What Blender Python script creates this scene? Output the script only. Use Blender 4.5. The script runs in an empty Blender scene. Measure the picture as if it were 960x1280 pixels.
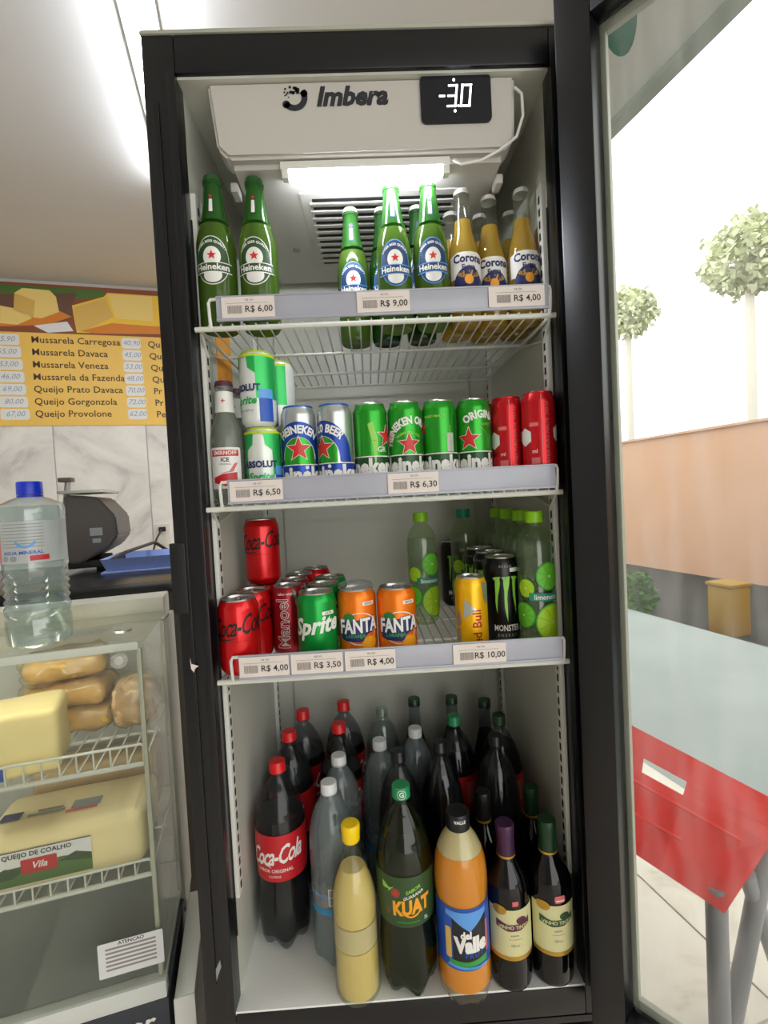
import bpy, bmesh, math, random
from mathutils import Vector, Matrix
random.seed(7)
PI = math.pi
sc = bpy.context.scene
COL = sc.collection

# ------------------------------------------------------------------ camera
F = 600.0
CAM = Vector((0.2586, -0.7573, 0.822))
YAW, PITCH, ROLL = 0.0285, 0.034, -0.0517
fw = Vector((math.sin(YAW)*math.cos(PITCH), math.cos(YAW)*math.cos(PITCH), -math.sin(PITCH)))
rt = Vector((math.cos(YAW), -math.sin(YAW), 0))
up = rt.cross(fw)
cr, sr = math.cos(ROLL), math.sin(ROLL)
R_ = rt*cr + up*sr
U_ = up*cr - rt*sr
cam_data = bpy.data.cameras.new('camera')
cam_data.sensor_fit = 'HORIZONTAL'; cam_data.sensor_width = 36; cam_data.lens = 36*F/960
cam_data.clip_start = 0.02; cam_data.clip_end = 200
cam = bpy.data.objects.new('camera', cam_data); COL.objects.link(cam)
cam.matrix_world = Matrix((( R_.x, U_.x, -fw.x, CAM.x), (R_.y, U_.y, -fw.y, CAM.y), (R_.z, U_.z, -fw.z, CAM.z), (0, 0, 0, 1)))
sc.camera = cam
# ------------------------------------------------------------------ world and exposure
w = bpy.data.worlds.new('World'); sc.world = w; w.use_nodes = True
wb = w.node_tree.nodes['Background']
wb.inputs[0].default_value = (1.0, 0.985, 0.95, 1); wb.inputs[1].default_value = 1.55
sc.view_settings.view_transform = 'Standard'; sc.view_settings.look = 'None'
sc.view_settings.exposure = 1.0; sc.view_settings.gamma = 1.0
sc.view_settings.use_curve_mapping = False
sc.cycles.transparent_max_bounces = 32
sc.cycles.max_bounces = 8
sc.cycles.caustics_refractive = False
sc.cycles.caustics_reflective = False
sc.cycles.sample_clamp_indirect = 4.0
TUBE_STRENGTH, LED_STRENGTH = 21.5, 60.0

# a pixel of the 960x1280 frame taken back to a real plane
def ray(u, v):
    a, b = u-480, v-640
    return fw*F + rt*(cr*a + sr*b) - up*(-sr*a + cr*b)
def at_z(u, v, z):
    d = ray(u, v); return CAM + d*((z-CAM.z)/d.z)
def at_y(u, v, y):
    d = ray(u, v); return CAM + d*((y-CAM.y)/d.y)

# ------------------------------------------------------------------ materials
MATS = {}
def _new(name):
    m = bpy.data.materials.new(name); m.use_nodes = True; MATS[name] = m
    return m, m.node_tree, m.node_tree.nodes['Principled BSDF']
def srgb(c):
    if isinstance(c, str):
        c = [int(c[i:i+2], 16)/255 for i in (0, 2, 4)]
        c = [x/12.92 if x < .04045 else ((x+.055)/1.055)**2.4 for x in c]
    return (c[0], c[1], c[2], 1)
def mat(name, col, rough=.5, metal=0, noise=0, nscale=20, spec=None, bump=0, coat=0):
    if name in MATS: return MATS[name]
    m, nt, b = _new(name); c = srgb(col)
    b.inputs['Base Color'].default_value = c; b.inputs['Roughness'].default_value = rough
    b.inputs['Metallic'].default_value = metal
    if spec is not None: b.inputs['Specular IOR Level'].default_value = spec
    if coat: b.inputs['Coat Weight'].default_value = coat
    if noise or bump:
        tc = nt.nodes.new('ShaderNodeTexCoord'); n = nt.nodes.new('ShaderNodeTexNoise')
        n.inputs['Scale'].default_value = nscale; n.inputs['Detail'].default_value = 5
        nt.links.new(tc.outputs['Object'], n.inputs['Vector'])
        if noise:
            r = nt.nodes.new('ShaderNodeValToRGB')
            r.color_ramp.elements[0].position = .3; r.color_ramp.elements[1].position = .7
            r.color_ramp.elements[0].color = (c[0]*(1-noise), c[1]*(1-noise), c[2]*(1-noise), 1)
            r.color_ramp.elements[1].color = (min(1, c[0]*(1+noise)), min(1, c[1]*(1+noise)), min(1, c[2]*(1+noise)), 1)
            nt.links.new(n.outputs['Fac'], r.inputs[0]); nt.links.new(r.outputs[0], b.inputs['Base Color'])
        if bump:
            bp = nt.nodes.new('ShaderNodeBump'); bp.inputs['Strength'].default_value = bump; bp.inputs['Distance'].default_value = .004
            nt.links.new(n.outputs['Fac'], bp.inputs['Height']); nt.links.new(bp.outputs[0], b.inputs['Normal'])
    return m
def emit(name, col, s):
    m, nt, b = _new(name); b.inputs['Base Color'].default_value = srgb(col)
    b.inputs['Emission Color'].default_value = srgb(col); b.inputs['Emission Strength'].default_value = s
    return m
def thin(name, tint, cloud=0.0, ccol='ffffff', rough=.05, refl=1.0, ior=1.45, noise_cloud=0, nscale=30):
    """a thin clear wall: tinted see-through, a little milky, with a fresnel reflection"""
    m = bpy.data.materials.new(name); m.use_nodes = True; MATS[name] = m
    nt = m.node_tree; nt.nodes.clear(); N = nt.nodes.new; L = nt.links.new
    out = N('ShaderNodeOutputMaterial'); tr = N('ShaderNodeBsdfTransparent'); tr.inputs[0].default_value = srgb(tint)
    di = N('ShaderNodeBsdfDiffuse'); di.inputs[0].default_value = srgb(ccol)
    tl = N('ShaderNodeBsdfTranslucent'); tl.inputs[0].default_value = srgb(ccol)
    ad = N('ShaderNodeMixShader'); ad.inputs[0].default_value = .4; L(di.outputs[0], ad.inputs[1]); L(tl.outputs[0], ad.inputs[2])
    mx = N('ShaderNodeMixShader'); mx.inputs[0].default_value = cloud; L(tr.outputs[0], mx.inputs[1]); L(ad.outputs[0], mx.inputs[2])
    if noise_cloud:
        tc = N('ShaderNodeTexCoord'); mp = N('ShaderNodeMapping'); mp.inputs['Scale'].default_value = (1, 1, .18)
        n = N('ShaderNodeTexNoise'); n.inputs['Scale'].default_value = nscale; n.inputs['Detail'].default_value = 8
        r = N('ShaderNodeMapRange'); r.inputs[1].default_value = .4; r.inputs[2].default_value = .75
        r.inputs[3].default_value = cloud; r.inputs[4].default_value = cloud+noise_cloud
        L(tc.outputs['Object'], mp.inputs[0]); L(mp.outputs[0], n.inputs['Vector']); L(n.outputs['Fac'], r.inputs[0]); L(r.outputs[0], mx.inputs[0])
    gl = N('ShaderNodeBsdfGlossy'); gl.inputs['Roughness'].default_value = rough
    fr = N('ShaderNodeLayerWeight'); fr.inputs[0].default_value = .5
    pw = N('ShaderNodeMath'); pw.operation = 'POWER'; pw.inputs[1].default_value = 4.5; L(fr.outputs['Facing'], pw.inputs[0])
    ml = N('ShaderNodeMath'); ml.operation = 'MULTIPLY_ADD'; ml.inputs[1].default_value = .45*refl; ml.inputs[2].default_value = .035*refl; L(pw.outputs[0], ml.inputs[0])
    m2 = N('ShaderNodeMixShader'); L(ml.outputs[0], m2.inputs[0]); L(mx.outputs[0], m2.inputs[1]); L(gl.outputs[0], m2.inputs[2])
    L(m2.outputs[0], out.inputs[0])
    return m
def glow(name, col, tl_col, fac=.5, rough=.12):
    """coloured glass full of drink: body colour, light passing through it, glossy wall"""
    m = bpy.data.materials.new(name); m.use_nodes = True; MATS[name] = m
    nt = m.node_tree; nt.nodes.clear(); N = nt.nodes.new; L = nt.links.new
    out = N('ShaderNodeOutputMaterial'); b = N('ShaderNodeBsdfPrincipled')
    b.inputs['Base Color'].default_value = srgb(col); b.inputs['Roughness'].default_value = rough
    t = N('ShaderNodeBsdfTranslucent'); t.inputs[0].default_value = srgb(tl_col)
    mx = N('ShaderNodeMixShader'); mx.inputs[0].default_value = fac
    L(b.outputs[0], mx.inputs[1]); L(t.outputs[0], mx.inputs[2]); L(mx.outputs[0], out.inputs[0])
    return m
def marble(name, c1, c2, scale=2.2):
    m, nt, b = _new(name); N = nt.nodes.new; L = nt.links.new
    tc = N('ShaderNodeTexCoord'); n = N('ShaderNodeTexNoise'); n.inputs['Scale'].default_value = scale
    n.inputs['Detail'].default_value = 9; n.inputs['Roughness'].default_value = .62; n.inputs['Distortion'].default_value = 1.6
    oi = N('ShaderNodeObjectInfo'); ad = N('ShaderNodeVectorMath'); ad.operation = 'ADD'
    L(tc.outputs['Object'], ad.inputs[0]); L(oi.outputs['Random'], ad.inputs[1]); L(ad.outputs[0], n.inputs['Vector'])
    r = N('ShaderNodeValToRGB'); e = r.color_ramp.elements
    e[0].position = .33; e[0].color = srgb(c2); e[1].position = .56; e[1].color = srgb(c1)
    e2_ = e.new(.42); e2_.color = srgb([ (a+b_)/2*1.05 for a, b_ in zip(srgb(c1)[:3], srgb(c2)[:3])])
    L(n.outputs['Fac'], r.inputs[0]); L(r.outputs[0], b.inputs['Base Color']); b.inputs['Roughness'].default_value = .3
    return m

mat('white', 'd9dad3', .45); mat('sill_white', 'eef0ec', .4); mat('liner', 'c6c7bc', .42, noise=.03, nscale=6); mat('evap', 'bdbab3', .45)
mat('black', '0b0c0f', .32, noise=.12, nscale=30); mat('black_matte', '0a0a0c', .6); mat('dark_slot', '15161a', .7)
mat('black_plastic', '101216', .42); mat('wire', 'd4d5cb', .35); mat('silver', 'c9c9c6', .28, 1); mat('dull_silver', '9b9b98', .35, 1)
mat('opening', '1a1a1a', .5); mat('ink', '26231f', .6); mat('paper', 'ded5ce', .6); mat('grey_ink', '8d8580', .6)
mat('strip', 'a7a9b4', .25, noise=.03); mat('steel', 'b5b6ae', .35, .7)
mat('logo', '23242c', .5); mat('screen', '11131b', .15); emit('digits', 'e6efff', 3.0)
emit('led', 'f2f6ff', LED_STRENGTH); emit('tube', 'eef4ff', TUBE_STRENGTH); emit('case_fill_light', 'fff4e0', 9.0)
mat('can_red', 'd1050f', .3, .45, coat=.3); mat('can_darkred', '9c1322', .3, .4); mat('can_green', '0c9a3c', .3, .45); mat('can_orange', 'f07a0a', .3, .35)
mat('can_hgreen', '2aa02a', .28, .5); mat('can_dgreen', '1d4a22', .35, .2); mat('can_blue', '123f9c', .3, .35); mat('can_silver', 'c4cac6', .3, .8)
mat('can_black', '0b0d0d', .28, .2); mat('can_yellow', 'f2b705', .3, .35); mat('can_crimson', 'c8151f', .28, .45); mat('can_mint', 'dfe5df', .35, .2)
mat('can_sgreen', '2db45a', .3, .35); mat('lime_yellow', 'b9cf1f', .4); mat('star_red', 'cc2a22', .4); mat('print_white', 'e6e6e0', .4)
mat('print_black', '120b0a', .45); mat('print_red', 'bd1f2b', .4); mat('print_blue', '1d4fb0', .4); mat('print_skyblue', '5b9be0', .4)
mat('print_navy', '20275e', .4); mat('print_green', '2f9a3c', .4); mat('leaf_green', '1f7a35', .45); mat('label_green', '2d4a22', .5)
mat('label_hgreen', '24491f', .45); mat('label_hblue', '1c3d66', .45); mat('kuat_orange', 'f0a21c', .4); mat('label_red', 'c01a25', .4)
mat('label_cream', 'd2cf9a', .5); mat('gold', 'c59a3c', .35, .6); mat('maroon', '5a2540', .5); mat('bottlegreen', '33512f', .5)
mat('label_black', '141519', .4); mat('pale_red', 'cf6a6a', .5); mat('grey_print', '8f9490', .5); mat('monster_green', '8fd14a', .4)
mat('lime_a', '6cc832', .45); mat('lime_b', 'b4dc28', .45); mat('lime_rim', '3f9e2e', .45); mat('teal', '1d8f76', .45); mat('water_blue', '2f86b8', .45)
mat('cap_red', 'd8161b', .35); mat('cap_white', 'dfe3e3', .4); mat('cap_green', '1f8f58', .35); mat('cap_lime', '8fd010', .4); mat('cap_teal', '128a70', .4)
mat('cap_black', '101214', .35); mat('cap_yellow', 'f4cf05', .4); mat('cap_blue', '1636c8', .35); mat('cap_dgreen', '1c4026', .4)
mat('foil_purple', '432346', .4, .2); mat('foil_green', '143a1d', .4, .2); mat('crown_green', '2d5a2c', .35, .2); mat('crown_silver', 'c9c9c4', .35, .25)
glow('heineken_glass', '4a6a24', '8fa640', .38); glow('heineken_neck', '2c6026', '5c9a40', .38); glow('heineken_dark', '143a10', '2d7a12', .3)
glow('beer', 'cfa93a', 'ffdf70', .5); glow('juice', 'fb9d0c', 'ffc030', .2, .2); glow('custard', 'f0d683', 'f8e29a', .2, .25)
glow('cola', '0a0607', '2a0d06', .15, .08); glow('guarana', '1e1c0a', '7a4a08', .35, .1); glow('wine', '07080a', '0a0c06', .1, .08)
glow('custard_pale', 'e6d6a0', 'f0e0b0', .25, .3)
thin('pet', 'eef4f2', .05, 'dfe6e6', refl=2.2); thin('pet_grey', 'e8eeee', .26, 'c4d0d4', refl=1.2); thin('pet_green', '9fb28a', .06, '4d6a3a', refl=1.4)
thin('pet_dark', 'd5d9dd', .03, 'a0a8ac', refl=1.1); thin('pet_lime', 'e8f3dc', .06, 'd6e8c0', refl=1.8); thin('water', 'f0f5f5', .10, 'd4e0e2', refl=1.2)
thin('clear_glass', 'f4f7f2', .03, 'e0e6dc', refl=1.2); thin('frost_glass', 'dfe4de', .30, 'c6cbc2', refl=1.0, rough=.15)
thin('pane', 'f8faf7', .015, 'ffffff', refl=.8); thin('door_pane', 'f3f6f4', .02, 'ffffff', refl=.35, noise_cloud=.09, nscale=45)
thin('film_label', 'f4f4f2', .6, 'eef0f0', refl=1.0, rough=.15); thin('wrap', 'f6f2e4', .12, 'f4ecd8', refl=2.0, rough=.15, noise_cloud=.2); thin('lens_cover', 'f0f4f4', .2, 'e8e8e8', refl=1.5)
mat('wall_paint', 'c8c5c0', .8, noise=.02, nscale=3); mat('ceiling_paint', 'c8c6c1', .8, noise=.02, nscale=2)
marble('tile_marble', 'efebe2', 'c9c6be'); mat('grout', 'cfc9bd', .8); marble('floor_tile', 'd2c9bc', 'c0b4a4', 5)
mat('board_yellow', 'f0c45c', .45, noise=.04, nscale=3); mat('photo_brown', '8a4a2e', .5); mat('photo_cheese', 'f0d27c', .5); mat('photo_cheese_side', 'dcb45c', .5)
mat('photo_yellow', 'f2c740', .5); mat('photo_orange', 'd9832a', .5); mat('photo_green', '4d7030', .5); mat('photo_dark', '6a4a3c', .5); mat('photo_white', 'e4e4e4', .5)
mat('board_text', '4a3420', .5); mat('pen', '8c93a8', .5)
mat('case_metal', 'b9b8a8', .4, .15, noise=.03); mat('case_inside', 'd0d4ce', .5, noise=.02); mat('case_base', '30343c', .45); mat('case_post', 'a8a89a', .45)
mat('cheese', 'f0dc9a', .5, noise=.05, nscale=12, bump=.15); mat('cheese_pale', 'f2dfa8', .45, noise=.04, nscale=9, bump=.1); mat('cheese_smoked', 'e8b94e', .4, noise=.18, nscale=40, bump=.5)
mat('meat', 'e6b88a', .5, noise=.4, nscale=35, bump=.5); mat('cheese_tan', 'cdb487', .5, noise=.06)
mat('sticker', 'd9dbdb', .5); mat('counter', '1c1b1c', .25, noise=.2, nscale=60); mat('counter_front', '6e675c', .6)
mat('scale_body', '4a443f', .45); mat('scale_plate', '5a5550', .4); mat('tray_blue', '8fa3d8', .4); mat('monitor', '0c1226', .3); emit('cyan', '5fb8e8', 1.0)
mat('outlet', 'dcd8cc', .4); mat('cord', '3a322c', .5); mat('orange_sticker', 'e89a1c', .5)
mat('street_wall', 'b88f74', .8, noise=.04, nscale=2); mat('pavement', '8a9190', .8, noise=.06, nscale=3); mat('asphalt', '1c1c1a', .85, noise=.15, nscale=5)
mat('red_plastic', 'f2281a', .4, noise=.03); mat('leg_grey', '7d7f86', .4, .4); mat('bin_yellow', '8a6608', .6); mat('hedge', '3a6a20', .8, noise=.4, nscale=8)
mat('foliage', 'd2d6b4', .8, noise=.3, nscale=3); mat('bark', 'd2ccc0', .9); mat('awning', '9aa39a', .7); mat('green_sign', '2c6b55', .6)  # foliage and bark near white: overexposed haze put into their colour
mat('car_dark', '24262a', .3); mat('tyre', '111111', .8); mat('car_glass', '1a2024', .1)

# ------------------------------------------------------------------ builders
def link(name, bm, ms, parent=None, smooth=True, loc=None, autos=True):
    me = bpy.data.meshes.new(name); bm.normal_update(); bm.to_mesh(me); bm.free()
    for m in (ms if isinstance(ms, (list, tuple)) else [ms]): me.materials.append(MATS[m])
    o = bpy.data.objects.new(name, me); COL.objects.link(o)
    if parent is not None: o.parent = parent
    if loc is not None: o.location = loc
    if smooth:
        me.shade_smooth()
        try: me.set_sharp_from_angle(angle=math.radians(38))
        except Exception: pass
    return o
def thing(name, label, cat, loc=(0, 0, 0), rz=0, group=None):
    o = bpy.data.objects.new(name, None); COL.objects.link(o); o.empty_display_size = .02
    o.location = loc; o.rotation_euler = (0, 0, rz); o['label'] = label; o['category'] = cat
    if group: o['group'] = group
    return o
def tag(o, label, cat, group=None):
    o['label'] = label; o['category'] = cat
    if group: o['group'] = group
    return o
def copy_tree(o, parent=None):
    c = o.copy(); COL.objects.link(c)
    if parent is not None: c.parent = parent
    for ch in list(o.children): copy_tree(ch, c)
    return c
def box(bm, x0, x1, y0, y1, z0, z1, bev=0, mi=0, M=None):
    vs = [bm.verts.new((x, y, z)) for x in (x0, x1) for y in (y0, y1) for z in (z0, z1)]
    f = [(0,1,3,2), (4,6,7,5), (0,4,5,1), (2,3,7,6), (0,2,6,4), (1,5,7,3)]
    fs = [bm.faces.new([vs[i] for i in q]) for q in f]
    for q in fs: q.material_index = mi
    if bev:
        ed = list({e for q in fs for e in q.edges})
        r = bmesh.ops.bevel(bm, geom=ed, offset=bev, segments=2, profile=.6, affect='EDGES')
        for q in r['faces']: q.material_index = mi
        vs = list({v for q in r['faces'] for v in q.verts} | {v for v in vs if v.is_valid})
    if M is not None:
        for v in vs:
            if v.is_valid: v.co = M @ v.co
    return vs
def Box(name, m, parent, x0, x1, y0, y1, z0, z1, bev=0, smooth=True):
    bm = bmesh.new(); box(bm, x0, x1, y0, y1, z0, z1, bev); return link(name, bm, m, parent, smooth)
def rod(bm, a, b, r, seg=8, mi=0, caps=True):
    a, b = Vector(a), Vector(b); d = (b-a).normalized()
    s = Vector((0, 0, 1)) if abs(d.z) < .9 else Vector((1, 0, 0))
    p = d.cross(s).normalized(); q = d.cross(p)
    ra = [bm.verts.new(a + (p*math.cos(t) + q*math.sin(t))*r) for t in [2*PI*i/seg for i in range(seg)]]
    rb = [bm.verts.new(b + (p*math.cos(t) + q*math.sin(t))*r) for t in [2*PI*i/seg for i in range(seg)]]
    for i in range(seg):
        f = bm.faces.new((ra[i], ra[(i+1) % seg], rb[(i+1) % seg], rb[i])); f.material_index = mi
    if caps: bm.faces.new(ra[::-1]).material_index = mi; bm.faces.new(rb).material_index = mi
def tube(bm, pts, r, seg=8, closed=False):
    pts = [Vector(p) for p in pts]; rings = []; n = len(pts)
    pv = None
    for i, p in enumerate(pts):
        d = (pts[min(i+1, n-1)]-pts[max(i-1, 0)]).normalized()
        if pv is None:
            s = Vector((0, 0, 1)) if abs(d.z) < .9 else Vector((1, 0, 0)); pv = d.cross(s).normalized()
        pv = (pv - d*pv.dot(d)).normalized(); q = d.cross(pv)
        rings.append([bm.verts.new(p + (pv*math.cos(t)+q*math.sin(t))*r) for t in [2*PI*k/seg for k in range(seg)]])
    for i in range(n-1):
        for k in range(seg):
            bm.faces.new((rings[i][k], rings[i][(k+1) % seg], rings[i+1][(k+1) % seg], rings[i+1][k]))
    bm.faces.new(rings[0][::-1]); bm.faces.new(rings[-1])
def lathe(bm, prof, seg=32, mi=0, lobes=0, lob_z=0, lob_a=0, spiral=None):
    rings = []
    for r, z in prof:
        if r < 1e-6: rings.append([bm.verts.new((0, 0, z))]); continue
        ring = []
        for k in range(seg):
            t = 2*PI*k/seg; rr = r; zz = z
            if lobes and z < lob_z:
                q = (1-z/lob_z); c = .5+.5*math.cos(lobes*t)
                rr = r*(1-lob_a*q*(1-c)); zz = z + (1-c)*q*.012*min(1, lob_a*8)*min(1, r/.03)
            if spiral and spiral[0] < z < spiral[1]:
                env = min(1, (z-spiral[0])/.008, (spiral[1]-z)/.008)
                rr = r*(1+spiral[3]*env*math.sin(2*PI*z/spiral[2] + t*spiral[4]))
            ring.append(bm.verts.new((rr*math.cos(t), rr*math.sin(t), zz)))
        rings.append(ring)
    for a, b in zip(rings, rings[1:]):
        for k in range(seg):
            k2 = (k+1) % seg
            if len(a) == 1 and len(b) == 1: continue
            if len(a) == 1: f = bm.faces.new((a[0], b[k2], b[k]))
            elif len(b) == 1: f = bm.faces.new((a[k], a[k2], b[0]))
            else: f = bm.faces.new((a[k], a[k2], b[k2], b[k]))
            f.material_index = mi
def Lathe(name, m, parent, prof, seg=32, **k):
    bm = bmesh.new(); lathe(bm, prof, seg, **k); return link(name, bm, m, parent)
def rad(prof):
    def f(z):
        best = None
        for (r0, z0), (r1, z1) in zip(prof, prof[1:]):
            if z1 > z0 and z0 <= z <= z1: best = r0+(r1-r0)*(z-z0)/(z1-z0)
        return best if best is not None else max(r for r, _ in prof)
    return f

# flat shapes: each a list of 2D polygons with a material, wrapped later round a body
TXT = {}
def text_polys(s, size, bold=0, shear=0, sx=1, align='CENTER', sp=1):
    key = (s, bold, shear, sp, align)
    if key not in TXT:
        c = bpy.data.curves.new('t', 'FONT'); c.body = s; c.size = 1; c.resolution_u = 2; c.align_x = align; c.align_y = 'CENTER'
        c.offset = bold; c.shear = shear; c.space_character = sp; c.fill_mode = 'FRONT'
        o = bpy.data.objects.new('t', c); COL.objects.link(o)
        dg = bpy.context.evaluated_depsgraph_get(); me = bpy.data.meshes.new_from_object(o.evaluated_get(dg))
        TXT[key] = [[(me.vertices[i].co.x, me.vertices[i].co.y) for i in p.vertices] for p in me.polygons]
        bpy.data.objects.remove(o); bpy.data.curves.remove(c); bpy.data.meshes.remove(me)
    return [[(x*size*sx, y*size) for x, y in p] for p in TXT[key]]
def T(m, s, x, z, size, layer=2, bold=.02, shear=0, sx=1, rot=0, arc=None, wave=0, align='CENTER', sp=1):
    ps = text_polys(s, size, bold, shear, sx, align, sp)
    if arc:
        if rot == 0: pass
        ps = [[((arc+b)*math.sin(a/arc), (arc+b)*math.cos(a/arc)-arc) for a, b in p] for p in ps]
    if rot:
        c, s_ = math.cos(rot), math.sin(rot); ps = [[(a*c-b*s_, a*s_+b*c) for a, b in p] for p in ps]
    if wave: ps = [[(a, b+wave*a) for a, b in p] for p in ps]
    return (m, layer, [[(a+x, b+z) for a, b in p] for p in ps])
def Q(m, x0, x1, z0, z1, layer=1): return (m, layer, [[(x0, z0), (x1, z0), (x1, z1), (x0, z1)]])
def P(m, pts, layer=1): return (m, layer, [pts])
def EL(m, x, z, rx, rz, layer=1, n=24): return (m, layer, [[(x+rx*math.cos(2*PI*i/n), z+rz*math.sin(2*PI*i/n)) for i in range(n)]])
def RR(m, x0, x1, z0, z1, r, layer=1):
    pts = []
    for cx, cz, a in ((x1-r, z1-r, 0), (x0+r, z1-r, 90), (x0+r, z0+r, 180), (x1-r, z0+r, 270)):
        pts += [(cx+r*math.cos(math.radians(a+k)), cz+r*math.sin(math.radians(a+k))) for k in (0, 30, 60, 90)]
    return (m, layer, [pts])
def RING(m, x, z, r0, r1, a0=0, a1=360, layer=1, n=28, sz=1):
    ps = []
    for i in range(n):
        a, b = math.radians(a0+(a1-a0)*i/n), math.radians(a0+(a1-a0)*(i+1)/n)
        ps.append([(x+r0*math.cos(a), z+sz*r0*math.sin(a)), (x+r1*math.cos(a), z+sz*r1*math.sin(a)), (x+r1*math.cos(b), z+sz*r1*math.sin(b)), (x+r0*math.cos(b), z+sz*r0*math.sin(b))])
    return (m, layer, ps)
def STAR(m, x, z, r, layer=2, k=.42):
    pts = [(x+(r if i % 2 == 0 else r*k)*math.sin(i*PI/5), z+(r if i % 2 == 0 else r*k)*math.cos(i*PI/5)) for i in range(10)]
    return (m, layer, [[(x, z), pts[i], pts[(i+1) % 10]] for i in range(10)])
def BAR(m, x0, x1, z0, z1, layer=2, n=12):
    rnd = random.Random(int(x0*1e5)+n); ps = []; x = x0
    while x < x1:
        w_ = (x1-x0)/n*rnd.uniform(.3, .9); ps.append([(x, z0), (min(x+w_, x1), z0), (min(x+w_, x1), z1), (x, z1)]); x += w_+(x1-x0)/n*rnd.uniform(.3, .6)
    return (m, layer, ps)
def decal(name, shapes, Rf, parent, step=.004, off=.0003, thick=.00025, zstep=0, xmax=None, xmin=None, y=0, zmax=None, zmin=None):
    names = []; out = bmesh.new()
    for m, layer, polys in shapes:
        if m not in names: names.append(m)
        bm = bmesh.new()
        for p in polys:
            vs = [bm.verts.new((a, 0, b)) for a, b in p]
            try: bm.faces.new(vs)
            except ValueError: pass
        bmesh.ops.triangulate(bm, faces=[f for f in bm.faces if len(f.verts) > 4])
        def cut(co, no, clear=False):
            bmesh.ops.bisect_plane(bm, geom=bm.verts[:]+bm.edges[:]+bm.faces[:], plane_co=co, plane_no=no, clear_outer=clear)
        for lim, no in ((xmax, (1, 0, 0)), (xmin, (-1, 0, 0)), (zmax, (0, 0, 1)), (zmin, (0, 0, -1))):
            if lim is not None: cut((lim, 0, lim), no, True)
        if bm.verts and Rf is not None:
            xs = [v.co.x for v in bm.verts]; zs = [v.co.z for v in bm.verts]
            k = math.floor(min(xs)/step)+1
            while k*step < max(xs): cut((k*step, 0, 0), (1, 0, 0)); k += 1
            if zstep:
                k = math.floor(min(zs)/zstep)+1
                while k*zstep < max(zs): cut((0, 0, k*zstep), (0, 0, 1)); k += 1
        mp = {}
        for v in bm.verts:
            x, z = v.co.x, v.co.z
            if Rf is None: co = (x, y-off-layer*thick, z)
            else:
                R0 = Rf(z); R = R0+off+layer*thick; RM = Rf.__dict__.get('ref') or R0; a = x/RM
                co = (R*math.sin(a), -R*math.cos(a), z)
            mp[v] = out.verts.new(co)
        for f in bm.faces:
            try: q = out.faces.new([mp[v] for v in f.verts]); q.material_index = names.index(m)
            except ValueError: pass
        bm.free()
    return link(name, out, names, parent, smooth=Rf is not None)

# ================================================================== SETTING
G = CAM.z-1.10            # ground
CEIL = 2.23
RA = math.radians(14.5)   # the shop is turned a little against the cooler
E1 = Vector((math.cos(RA), math.sin(RA), 0)); E2 = Vector((-math.sin(RA), math.cos(RA), 0))
ORG = Vector((CAM.x, CAM.y, 0))
def room(s, t, z=0): return ORG + E1*s + E2*t + Vector((0, 0, z))
RM = Matrix(((E1.x, E2.x, 0, ORG.x), (E1.y, E2.y, 0, ORG.y), (0, 0, 1, 0), (0, 0, 0, 1)))
def rbox(name, m, s0, s1, t0, t1, z0, z1, parent=None, bev=0):
    bm = bmesh.new(); box(bm, s0, s1, t0, t1, z0, z1, bev); o = link(name, bm, m, parent, smooth=bev > 0)
    if parent is None: o.matrix_world = RM
    return o
def struct(o): o['kind'] = 'structure'; return o
WT = 3.4; OPEN = 1.45
struct(rbox('floor', 'grout', -2.6, OPEN, -2.4, WT, G-.06, G-.004))
fl = bpy.data.objects['floor']
ts = .45; tile_me = None
for i in range(-5, 4):
    for j in range(-2, 8):
        s0, t0 = -.35+i*ts, -.2+j*ts
        if s0+ts > OPEN+.01 or s0 < -2.6: continue
        if tile_me is None:
            o = Box('tile', 'floor_tile', fl, 0, ts-.005, 0, ts-.005, G-.004, G, .0015, smooth=False); tile_me = o.data
        else:
            o = bpy.data.objects.new('tile', tile_me); COL.objects.link(o); o.parent = fl
        o.location = (s0, t0, 0)
struct(rbox('ceiling', 'ceiling_paint', -2.6, OPEN, -2.4, WT, CEIL, CEIL+.08))
wb_ = struct(rbox('wall_back', 'wall_paint', -2.6, OPEN, WT, WT+.1, G, CEIL))
tile_me = None
for i in range(-3, 4):
    for j in range(2):
        s0 = -1.095+i*.52
        z0 = 1.36-.83*(j+1)
        if tile_me is None:
            o = Box('tile', 'tile_marble', wb_, 0, .514, -.008, 0, 0, .824, .0015, smooth=False); tile_me = o.data
        else:
            o = bpy.data.objects.new('tile', tile_me); COL.objects.link(o); o.parent = wb_
        o.location = (s0, WT, z0)
struct(rbox('wall_left', 'wall_paint', -2.7, -2.6, -2.4, WT, G, CEIL))
struct(rbox('wall_front', 'wall_paint', -2.6, -.6, -2.5, -2.4, G, CEIL))
# street side
struct(rbox('sidewalk', 'pavement', OPEN, 3.2, -6, 14, G-.08, G-.01))
struct(rbox('road', 'asphalt', 3.2, 30, -14, 30, G-.2, G-.12))
struct(rbox('trim_beam', 'awning', OPEN, OPEN+.06, -2.4, WT, CEIL-.02, CEIL+.12))
sw = struct(rbox('boundary_wall', 'street_wall', 5.5, 5.7, -6, 16, G-.12, 1.42))
struct(rbox('trim_coping', 'street_wall', 5.46, 5.74, -6, 16, 1.42, 1.45))
def tube_light(label, s, t0, t1):
    t = thing('tube_light', label, 'light', group='ceiling tube lights'); t.matrix_world = RM @ Matrix.Translation((s, 0, 0))
    Box('fixture_body', 'white', t, -.055, .045, t0, t1, CEIL-.02, CEIL, .004)
    Box('tube', 'tube', t, -.035, .035, t0+.03, t1-.03, CEIL-.06, CEIL-.02, .012)
    for tt in (t0, t1-.03): Box('end_cap', 'white', t, -.04, .04, tt, tt+.03, CEIL-.065, CEIL-.018, .004)
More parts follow.
